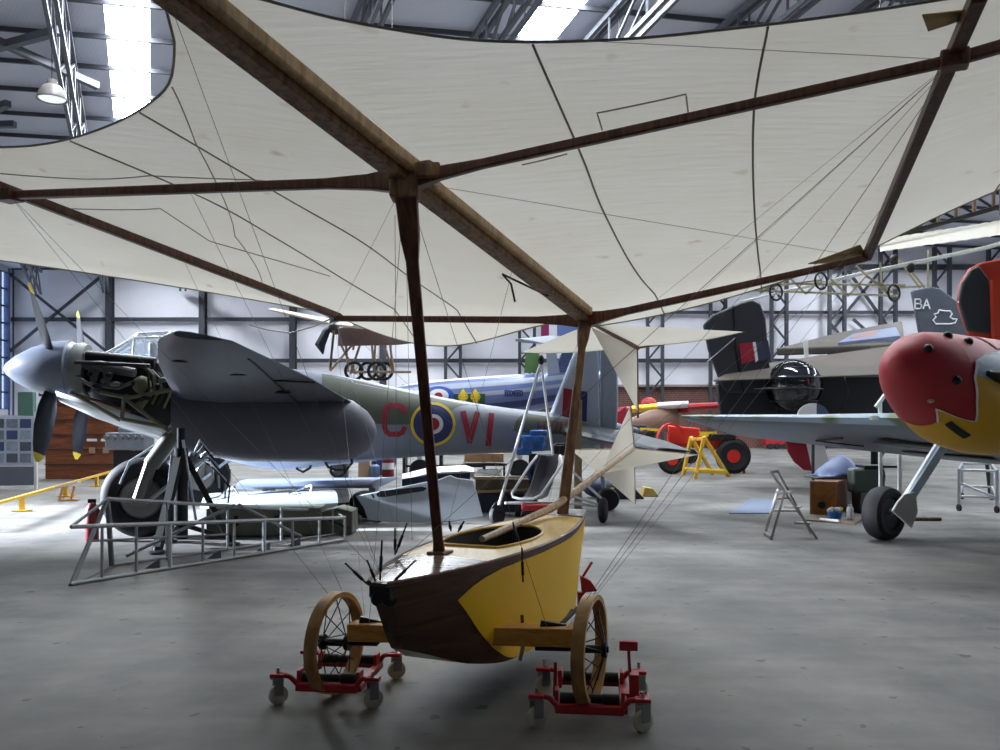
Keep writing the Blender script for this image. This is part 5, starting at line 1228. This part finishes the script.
def twheel(c, r, axis, nm='wheel'):
    w_ = MB().lathe(c - V(axis) * .06, axis, [(0, r * .5), (.0, r * .75), (.025, r * .95), (.06, r), (.095, r * .95), (.12, r * .75), (.12, r * .5)], 24).build(nm, M_tyre, tk)
    MB().lathe(c - V(axis) * .05, axis, [(0, .03), (0, r * .5), (.10, r * .5), (.10, .03)], 16).build('wheel_hub', M_oily, w_)
twheel(V((W(497, 512, 13.2).x, 13.2, .155)), .155, V((.75, -.66, 0)).normalized()); twheel(V((W(603, 508, 13.5).x, 13.5, .20)), .20, V((.96, -.27, 0)).normalized()); twheel(V((W(521, 508, 14.4).x, 14.4, .16)), .16, V((.9, -.4, 0)).normalized())
MB().loft([[W(x, y, 13.1) for x, y in ((491, 508), (495, 502), (503, 503), (506, 512))], [W(x, y, 13.3) for x, y in ((491, 508), (495, 502), (503, 503), (506, 512))]]).build('mudguard', M_black, tk, bevel=.01)
simple(MB().bar(V((W(578, 400, 13.85).x, 13.85, 0)), V((W(578, 400, 13.85).x, 13.85, 1.92)), .12, .10), 'timber_post', wood('post_wood', S(170, 152, 116), S(140, 118, 84), 4), 'pale timber post standing upright in front of the grey tail fin', 'post', bevel=.008)
# dark equipment behind the trike
eq = thing('covered_machine', G(625, 498), 'black wedge-shaped covered machine with blue sacks behind the steering fins', 'machine'); c = G(622, 498)
MB().prism([c + V((-.15, 0, 0)), c + V((.42, 0, 0)), c + V((.1, 0, .36)), c + V((-.15, 0, .38))], (0, .6, 0)).build('cover', mat('black_sheet', S(34, 36, 42), .4), eq, bevel=.02)
MB().ell(c + V((-.45, .1, .2)), (.35, .3, .2)).build('sack', mat('sack_blue', S(50, 62, 96), .6), eq)
MB().box(c + V((-.25, -.2, .18)), (.12, .1, .08)).build('yellow_box', M_ryel, eq)
# yellow chock and yellow trestle
yc = G(646, 496); simple(MB().prism([yc + V((-.1, 0, 0)), yc + V((.24, 0, 0)), yc + V((.12, 0, .17)), yc + V((-.06, 0, .2))], (0, .4, 0)), 'wheel_chock', mat('chock_yellow', S(196, 168, 84), .6), 'yellow wooden chock on the floor below the white steering fins', 'chock', bevel=.01)
M_tres = mat('trestle_yellow', S(232, 186, 44), .5, var=.06)
def trestle(px, py, label):
    pass
ts = thing('yellow_trestle', G(706, 478), 'yellow wooden A-frame trestle in front of the red tractor', 'trestle')
def tsb(a, b, w_=.085): MB().bar(G(*a[:2]) if len(a) == 2 else W(*a), G(*b[:2]) if len(b) == 2 else W(*b), w_, w_).build('leg' if len(b) == 2 else 'rail', M_tres, ts, bevel=.006)
Yq = 23.5
tsb((704, 437, Yq), (695, 479)); tsb((704, 437, Yq), (729, 477)); tsb((691, 437, Yq + 1.2), (683, 475.5)); tsb((691, 437, Yq + 1.2), (713, 474.5))
tsb((685, 469, Yq + .9), (724, 471, Yq - .2)); tsb((697, 471, Yq - .6), (726, 472.5, Yq - .4)); tsb((692, 439, Yq + 1), (704, 439, Yq))
# red tractor
M_trac = mat('tractor_red', S(206, 44, 36), .4, var=.08)
tx = thing('tractor', G(700, 471), 'red open tractor with round mudguards behind the yellow trestle', 'tractor'); Ytr = 26.5
X = lambda x, y, d_=0: W(x, y, Ytr + d_)
MB().box(X(700, 441), (1.9, .7, .34)).box(X(722, 443), (.7, .8, .4)).build('chassis', M_trac, tx, bevel=.04)
MB().loft([[X(668, 425, d_) for d_ in (-.35, .35)] + [X(668, 445, d_) for d_ in (.35, -.35)], [X(700, 428, d_) for d_ in (-.4, .4)] + [X(700, 445, d_) for d_ in (.4, -.4)]]).build('bonnet', M_trac, tx, bevel=.05)
for d_ in (-.9, .6):
    fg = [X(672 + 14 * math.cos(t), 440 + 17 * -math.sin(t), d_) for t in [PI * i / 12 for i in range(13)]]
    MB().loft([[p_, p_ + V((0, .35, 0)), p_ + V((0, .35, -.05)), p_ + V((0, 0, -.05))] for p_ in fg]).build('mudguard', M_trac, tx)
for x, r, d_ in ((672, .42, -.75), (672, .42, .75), (733, .52, -.5), (733, .52, .9)):
    c = X(x, 440, d_); c.z = r
    w_ = MB().lathe(c - V((0, .12, 0)), (0, 1, 0), [(.03, r * .5), (0, r * .8), (.05, r), (.19, r), (.24, r * .8), (.21, r * .5)], 24).build('wheel', M_tyre, tx)
    MB().lathe(c - V((0, .1, 0)), (0, 1, 0), [(0, .05), (0, r * .38), (.2, r * .38), (.2, .05)], 18).build('wheel_disc', M_trac, w_)
MB().box(X(708, 434, -.45), (.5, .1, .14)).build('tool_tray', M_ryel, tx); MB().box(X(722, 437, -.5), (.8, .2, .2)).build('engine', M_oily, tx, bevel=.03)
MB().tube([X(744, 445, -.3), V((X(744, 445, -.3).x, Ytr - .3, 0))], .04, 8).tube([X(738, 436, -.3), X(750, 436, -.3)], .04, 8).build('jockey_post', M_trac, tx)
# yellow, white and red light aircraft behind it
la = thing('light_aircraft', G(665, 463), 'yellow white and red light aircraft parked along the brick wall', 'aircraft'); Yl = 32.0
def lw(x0, x1, y0, y1, m, nm): MB().loft([wingsec(W(x0, y0, Yl - .9), W(x0 + 1, y0 + 1, Yl + .6), .28), wingsec(W(x1, y1, Yl - .9), W(x1 + 1, y1 + 1, Yl + .6), .25)]).build(nm, m, la)
lw(618, 632, 411, 409, M_rred, 'wing_tip'); lw(632, 657, 409, 406.5, mat('bright_yellow', S(244, 210, 40), .4), 'yellow_wing_panel'); lw(657, 688, 406, 404, M_white, 'white_wing_panel'); lw(688, 724, 407, 405, M_nose, 'red_wing_panel')
MB().ell(W(649, 404, Yl), (.28, .4, .26)).build('red_dome', M_redp, la); MB().ell(W(684, 409, Yl), (.3, .5, .2)).build('red_dome', M_redp, la)
MB().prism([W(616, 433, Yl - 3), W(617, 412, Yl - 3), W(626, 406, Yl - 3), W(628, 428, Yl - 3)], (0, .1, 0)).build('rudder', mat('crimson', S(150, 24, 44), .5), la, bevel=.02)
MB().loft([[W(622, 425, Yl - 3) + V((0, r * math.cos(2 * PI * j / 12), r * math.sin(2 * PI * j / 12))) for r in (.1,) for j in range(12)], [W(650, 421, Yl - 1) + V((0, .4 * math.cos(2 * PI * j / 12), .4 * math.sin(2 * PI * j / 12))) for j in range(12)], [W(676, 418, Yl) + V((0, .5 * math.cos(2 * PI * j / 12), .5 * math.sin(2 * PI * j / 12))) for j in range(12)]]).build('fuselage', mat('pale_brown', S(150, 116, 100), .5), la)
for x in (640, 690):
    p_ = W(x, 415, Yl); MB().tube([p_, V((p_.x, Yl, .25))], .06, 8).build('leg', M_silver, la); MB().lathe(V((p_.x, Yl - .1, .27)), (0, 1, 0), [(0, .08), (0, .27), (.2, .27), (.2, .08)], 16).build('wheel', M_tyre, la)
MB().box(W(632, 431, Yl - 3.2), (.9, .6, .4)).ell(W(644, 434, Yl - 3.4), (.4, .3, .25)).build('engine', M_oily, la, bevel=.04); MB().bar(W(640, 429, Yl - 3.6), W(660, 430, Yl - 3.6), .08, .08).build('yellow_bar', M_ryel, la)
MB().bar(V((W(632, 431, Yl - 3.2).x, Yl - 3.2, 0)), W(632, 432, Yl - 3.2), .2, .2).build('engine_stand', M_black, la)
# red and white rudder standing on edge
rd = thing('rudder', G(812, 471), 'red and white aircraft rudder standing on edge under the camouflaged wing', 'rudder'); Yd = 26.5
MB().prism([W(x, y, Yd) for x, y in ((785, 440), (805, 440), (812, 471), (804, 470), (794, 462), (788, 452))], (0, .1, 0)).build('red_half', M_rred, rd, bevel=.015)
MB().prism([W(x, y, Yd) for x, y in ((805, 440), (823, 441), (828, 460), (823, 471), (812, 472))], (0, .1, 0)).build('white_half', M_white, rd, bevel=.015)
# roundel fragment of a tail seen above the wing
wr = thing('roundel_panel', G(813, 462), 'white and blue round-topped panel standing behind the camouflaged wing', 'panel'); Yw = 18.5
arc = [W(813 + 16 * math.cos(t), 420 - 14 * math.sin(t), Yw) for t in [PI * (1 - i / 16) for i in range(17)]]; arc = [p_ + V((0, 0, .06)) for p_ in arc]
MB().prism(arc[:10] + [W(816, 430, Yw), W(797, 430, Yw)], (0, .06, 0)).build('white_half', M_white, wr); MB().prism(arc[9:] + [W(829, 430, Yw), W(816, 430, Yw)], (0, .06, 0)).build('blue_half', mat('slate_blue', S(74, 92, 120), .5), wr)
MB().bar(V((W(813, 430, Yw).x, Yw, 0)), W(813, 430, Yw), .05, .05).build('stand', M_steel, wr)
# white rods above the wing
for a, b_, l in (((876, 407), (890, 388), 'longer white tube propped upright behind the red nose'), ((895, 416), (908, 402), 'shorter white tube propped upright behind the red nose')):
    rt = thing('white_strut', V((W(*a, 14.2).x, 14.2, 0)), l, 'strut')
    MB().bar(W(*a, 14.2), W(*b_, 14.2), .07, .05).build('tube', M_white, rt); MB().bar(V((W(*a, 14.2).x + .08, 14.2, 0)), W(a[0] + 4, a[1] - 4, 14.2), .05, .05).build('stand', M_white, rt)
# far red trolley
rt = thing('red_trolley', G(775, 449), 'small red trolley far off against the brick wall', 'trolley'); c = G(775, 449)
MB().box(c + V((0, 0, .42)), (1.3, .8, .35)).build('body', M_redp, rt, bevel=.03)
for dx in (-.4, 0, .4): MB().lathe(c + V((dx, -.45, .16)), (0, 1, 0), [(0, .16), (.1, .16)], 14).build('wheel', M_tyre, rt)
# floor mat
mt = [G(729, 514), G(770, 514), G(778, 500), G(750, 499)]
simple(MB().prism([p_ + V((0, 0, .008)) for p_ in mt], (0, 0, .014)), 'floor_mat', mat('mat_blue', S(112, 124, 146), .8), 'flat blue-grey mat on the floor beside the step ladder', 'mat')
# step ladder
M_lad = mat('ladder_grey', S(160, 158, 150), .4, .3)
ld = thing('step_ladder', G(790, 540), 'small open aluminium step ladder on the floor near the brown box', 'step ladder'); Yx = 11.6
L_ = lambda x, y, d_=0: W(x, y, Yx + d_)
def lb(a, b_, w_=.022, nm='leg'): MB().bar(a, b_, w_, w_ * 1.4).build(nm, M_lad, ld)
lb(L_(771, 472, .2), G(817, 539)); lb(L_(777, 471, .5), G(811, 533)); lb(L_(785, 491, -.05), G(771, 540)); lb(L_(778, 489, .3), G(764.5, 535)); lb(G(764.5, 535) + V((0, 0, .04)), G(771, 540) + V((0, 0, .04)), .02, 'stay')
lb(L_(771, 472, .2), L_(777, 471, .5), .03, 'top_rail')
for y, xa in ((492, 781), (507, 790), (523, 800)):
    MB().box(L_(xa + 3, y, .25), (.20, .18, .025), Matrix.Rotation(-.5, 3, 'Z')).build('step', M_lad, ld)
lb(L_(773, 511, .1), L_(798, 511, .15), .014, 'stay'); lb(L_(776, 499, .1), L_(788, 498, .15), .014, 'stay')
# brown cabinet with round hole, blue sheet on top, olive seat-like case
M_ply = wood('orange_ply', S(184, 120, 52), S(150, 92, 38), 3)
bx = thing('wooden_cabinet', G(826, 515), 'orange-brown wooden cabinet with a round hole beside the fighter wheel', 'cabinet')
q0, q1, q2 = G(810, 514), G(836, 515), G(864, 506)
hgt = V((0, 0, .56))
MB().prism([q0, q1, q1 + hgt, q0 + hgt], (0, .03, 0)).build('front', M_ply, bx); 
MB().loft([[q1, q2, q2 + (q0 - q1), q0 + V((0, .02, 0))], [q1 + hgt, q2 + hgt, q2 + (q0 - q1) + hgt, q0 + V((0, .02, 0)) + hgt]]).build('body', wood('brown_ply', S(120, 74, 44), S(92, 56, 34), 3), bx, bevel=.01)
MB().lathe(W(822, 505, q0.y - .13), (0, 1, 0), [(0, .062), (.02, .062)], 20).build('round_hole', M_black, bx)
MB().box((q0 + q2) / 2 + hgt + V((0, .0, .02)), (1.0, .62, .03)).build('top_board', mat('top_grey', S(70, 66, 62), .6), bx, bevel=.006)
tpc = (q0 + q2) / 2 + V((.02, .05, .60))
def tarp(u, v):
    x = (u - .5) * .85; y = (v - .5) * .7; r = math.hypot(x / .43, y / .36)
    h = max(0, .34 * (1 - min(1, r) ** 2) * (1 + .12 * math.sin(9 * x + 4 * y)) )
    return tpc + V((x, y, h + .005))
simple(MB().grid(tarp, 22, 18), 'blue_sheet', mat('tarpaulin', S(92, 108, 148), .45, bump=.25, bscale=9), 'crumpled blue plastic sheet heaped on the orange-brown cabinet', 'sheet', solid=.01)
gc = thing('green_case', G(872, 514), 'dark green upright case on a grey base behind the fighter wheel', 'case'); c = G(872, 514)
MB().box(c + V((0, .25, .18)), (.34, .4, .36)).build('base', M_galv2, gc, bevel=.015); MB().box(c + V((-.02, .2, .56)), (.56, .3, .42)).build('body', mat('case_green', S(64, 74, 66), .5), gc, bevel=.05); MB().box(c + V((.2, .25, .80)), (.6, .4, .04)).build('lid', M_black, gc)
lb_ = G(832, 521); simple(MB().prism([p_ + V((0, 0, .012)) for p_ in (G(806, 521), G(855, 525), G(864, 519), G(812, 516.5))], (0, 0, .02)), 'base_board', wood('board_wood', S(120, 96, 76), S(90, 70, 54), 3), 'flat board on the floor carrying paint tubs in front of the cabinet', 'board')
tub = thing('blue_tub', G(834, 516, .03), 'blue plastic tub filled with rags on the flat board', 'tub'); c = G(835, 518, .025)
MB().lathe(c, UZ, [(0, .09), (.10, .12), (.10, .11), (.02, .08)], 20).build('tub', mat('tub_blue', S(60, 130, 206), .4), tub)
for i in range(6): MB().ell(c + V((-.08 + .035 * i, .02 * (i % 3), .12 + .02 * (i % 2))), (.05, .05, .035)).build('rag', (M_white, M_linen, M_ryel)[i % 3], tub)
can_ = thing('paint_can', G(849, 518, .03), 'white upright paint bottle beside the blue tub', 'bottle'); c = G(850, 519, .025)
MB().lathe(c, UZ, [(0, .05), (.18, .05), (.2, .03), (.24, .03)], 16).build('body', M_white, can_); MB().lathe(c + V((0, 0, .24)), UZ, [(0, .02), (.03, .02)], 12).build('cap', M_galv, can_)
simple(MB().tube([G(820, 519, .045), G(839, 521, .045)], .02, 8), 'white_stick', M_white, 'white stick lying along the front of the flat board', 'stick')
# tubular stand under the fighter
sta = thing('tubular_stand', G(975, 508), 'silver tubular stand on black castors under the fighter body', 'stand')
cs_ = [G(959, 511), G(997, 513), G(992, 500), G(962, 499)]
for c in cs_:
    MB().tube([c + V((0, 0, .12)), V((c.x, c.y, .74))], .028, 8).build('leg', M_alum, sta); MB().lathe(c + V((-.02, 0, .06)), (1, 0, 0), [(0, .06), (.04, .06)], 16).build('castor', M_black, sta)
for a, b_ in ((0, 1), (1, 2), (2, 3), (3, 0)):
    for z_ in (.26, .72): MB().tube([cs_[a] + V((0, 0, z_)), cs_[b_] + V((0, 0, z_))], .022, 8).build('rail', M_alum, sta)
MB().tube([cs_[0] + V((0, 0, .5)), cs_[1] + V((0, 0, .26))], .02, 8).build('diagonal', M_alum, sta)
simple(MB().tube([G(905, 519, .03), G(941, 519, .03)], .03, 8), 'timber_offcut', M_spar, 'short timber offcut lying behind the fighter wheel', 'timber')
# ---------------------------------------------------------------- far side: boards, hut, barrier
db = thing('display_board', G(18, 506), 'white display board covered with small pictures standing by the side wall', 'display board'); Yd = 20.0
MB().prism([W(x, y, Yd) for x, y in ((-40, 414), (36, 416), (34, 466), (-40, 466))], (0, .04, 0)).build('panel', mat('board_white', S(196, 204, 220), .5), db)
MB().prism([W(x, y, Yd) for x, y in ((-40, 466.5), (34, 466.5), (34, 485), (-40, 487))], (0, .04, 0)).build('lower_panel', mat('board_grey', S(112, 118, 130), .5), db)
pc = 0
for r_ in range(4):
    for c_ in range(5):
        x = -34 + c_ * 13.5; y = 419 + r_ * 11.5
        MB().prism([W(a, b_, Yd - .03) for a, b_ in ((x, y), (x + 11, y), (x + 11, y + 9), (x, y + 9))], (0, .012, 0)).build('picture', mat('picture_%d' % (pc % 4), [S(60, 76, 116), S(150, 160, 180), S(84, 90, 104), S(120, 130, 146)][pc % 4], .4, var=.5, scale=14), db); pc += 1
for x in (-38, 36): MB().bar(V((W(x, 420, Yd).x, Yd, 0)), W(x, 412, Yd), .06, .06).build('post', M_white, db)
hut = thing('wooden_hut', V((-11.5, 25, 0)), 'orange-brown wooden display hut behind the propellers', 'hut'); Yz = 23.6
M_hut = wood('hut_boards', S(150, 84, 44), S(108, 58, 32), 1.5, .5, (1, 1, 6))
hx0, hx1 = W(45, 0, Yz).x, W(128, 0, Yz).x
MB().box(((hx0 + hx1) / 2, Yz + .6, 1.12), (hx1 - hx0, 1.2, 2.24)).build('wall_board', M_hut, hut, bevel=.02)
MB().box(((hx0 + hx1) / 2, Yz + .55, 2.3), (hx1 - hx0 + .2, 1.4, .12)).build('roof', mat('hut_roof', S(84, 56, 40), .6), hut)
for i in range(5):
    z_ = .4 + i * .4; MB().box(((hx0 + hx1) / 2, Yz - .02, z_), (hx1 - hx0, .03, .03)).build('batten', mat('batten_dark', S(78, 46, 30), .6), hut)
for i in range(3): p_ = W(78 + i * 14, 440, Yz - .04); MB().box(p_, (.26, .03, .07)).build('shelf_light', M_rwhite, hut); MB().box(p_ + V((0, .0, -.28)), (.16, .02, .16)).build('notice', mat('notice_brown', S(170, 140, 110), .6), hut)
gn = W(34, 403, 40); simple(MB().box(V((W(27, 404, 42).x, 42, 1.5)), (.75, .3, 2.9)), 'green_locker', mat('locker_green', S(74, 106, 92), .5), 'tall green locker against the wall behind the propeller blades', 'locker', bevel=.02)
eg = thing('display_engine', G(132, 494), 'grey aero engine on a dark stand behind the main wheel', 'engine'); Ye = 18.2
c = W(130, 441, Ye)
MB().box(c, (.85, .5, .36)).box(c + V((.1, 0, .22)), (.6, .3, .14)).build('block', mat('engine_alloy', S(132, 136, 144), .4, .3, .25), eg, bevel=.04)
for i in range(6): MB().lathe(c + V((-.35 + i * .14, -.25, .08)), (0, -1, 0), [(0, .05), (.1, .05), (.1, .02)], 10).build('cylinder_port', M_galv2, eg)
MB().box(V((c.x + .05, c.y, (c.z - .2) / 2)), (.6, .5, c.z - .2)).build('stand', M_black, eg, bevel=.02)
# yellow barrier rail and low orange trestle
br = thing('barrier_rail', G(40, 502), 'low yellow barrier rail running along the floor near the display boards', 'barrier'); M_bar = mat('barrier_yellow', S(226, 182, 58), .5)
pa, pb_ = G(-40, 514, .26), G(113, 471, .26)
MB().bar(pa, pb_, .045, .05).build('rail', M_bar, br)
for t in (.0, .27, .55, .82): p_ = pa.lerp(pb_, t); MB().bar(V((p_.x, p_.y, 0)), p_, .07, .07).box(V((p_.x, p_.y, .015)), (.26, .2, .03)).build('post', M_bar, br)
lt = thing('low_trestle', G(67, 501), 'small pale plank on an orange stand beside the yellow barrier', 'trestle'); c = G(67, 501)
MB().bar(c + V((-.2, 0, .26)), c + V((.24, 0, .38)), .14, .04).build('plank', M_linen, lt)
for dx in (-.1, .12): MB().bar(c + V((dx - .05, 0, .0)), c + V((dx + .03, 0, .3)), .04, .04).build('leg', mat('stand_orange', S(206, 150, 92), .5), lt)
MB().bar(c + V((-.15, 0, .02)), c + V((.22, 0, .02)), .1, .04).build('foot', MATS['stand_orange'], lt)
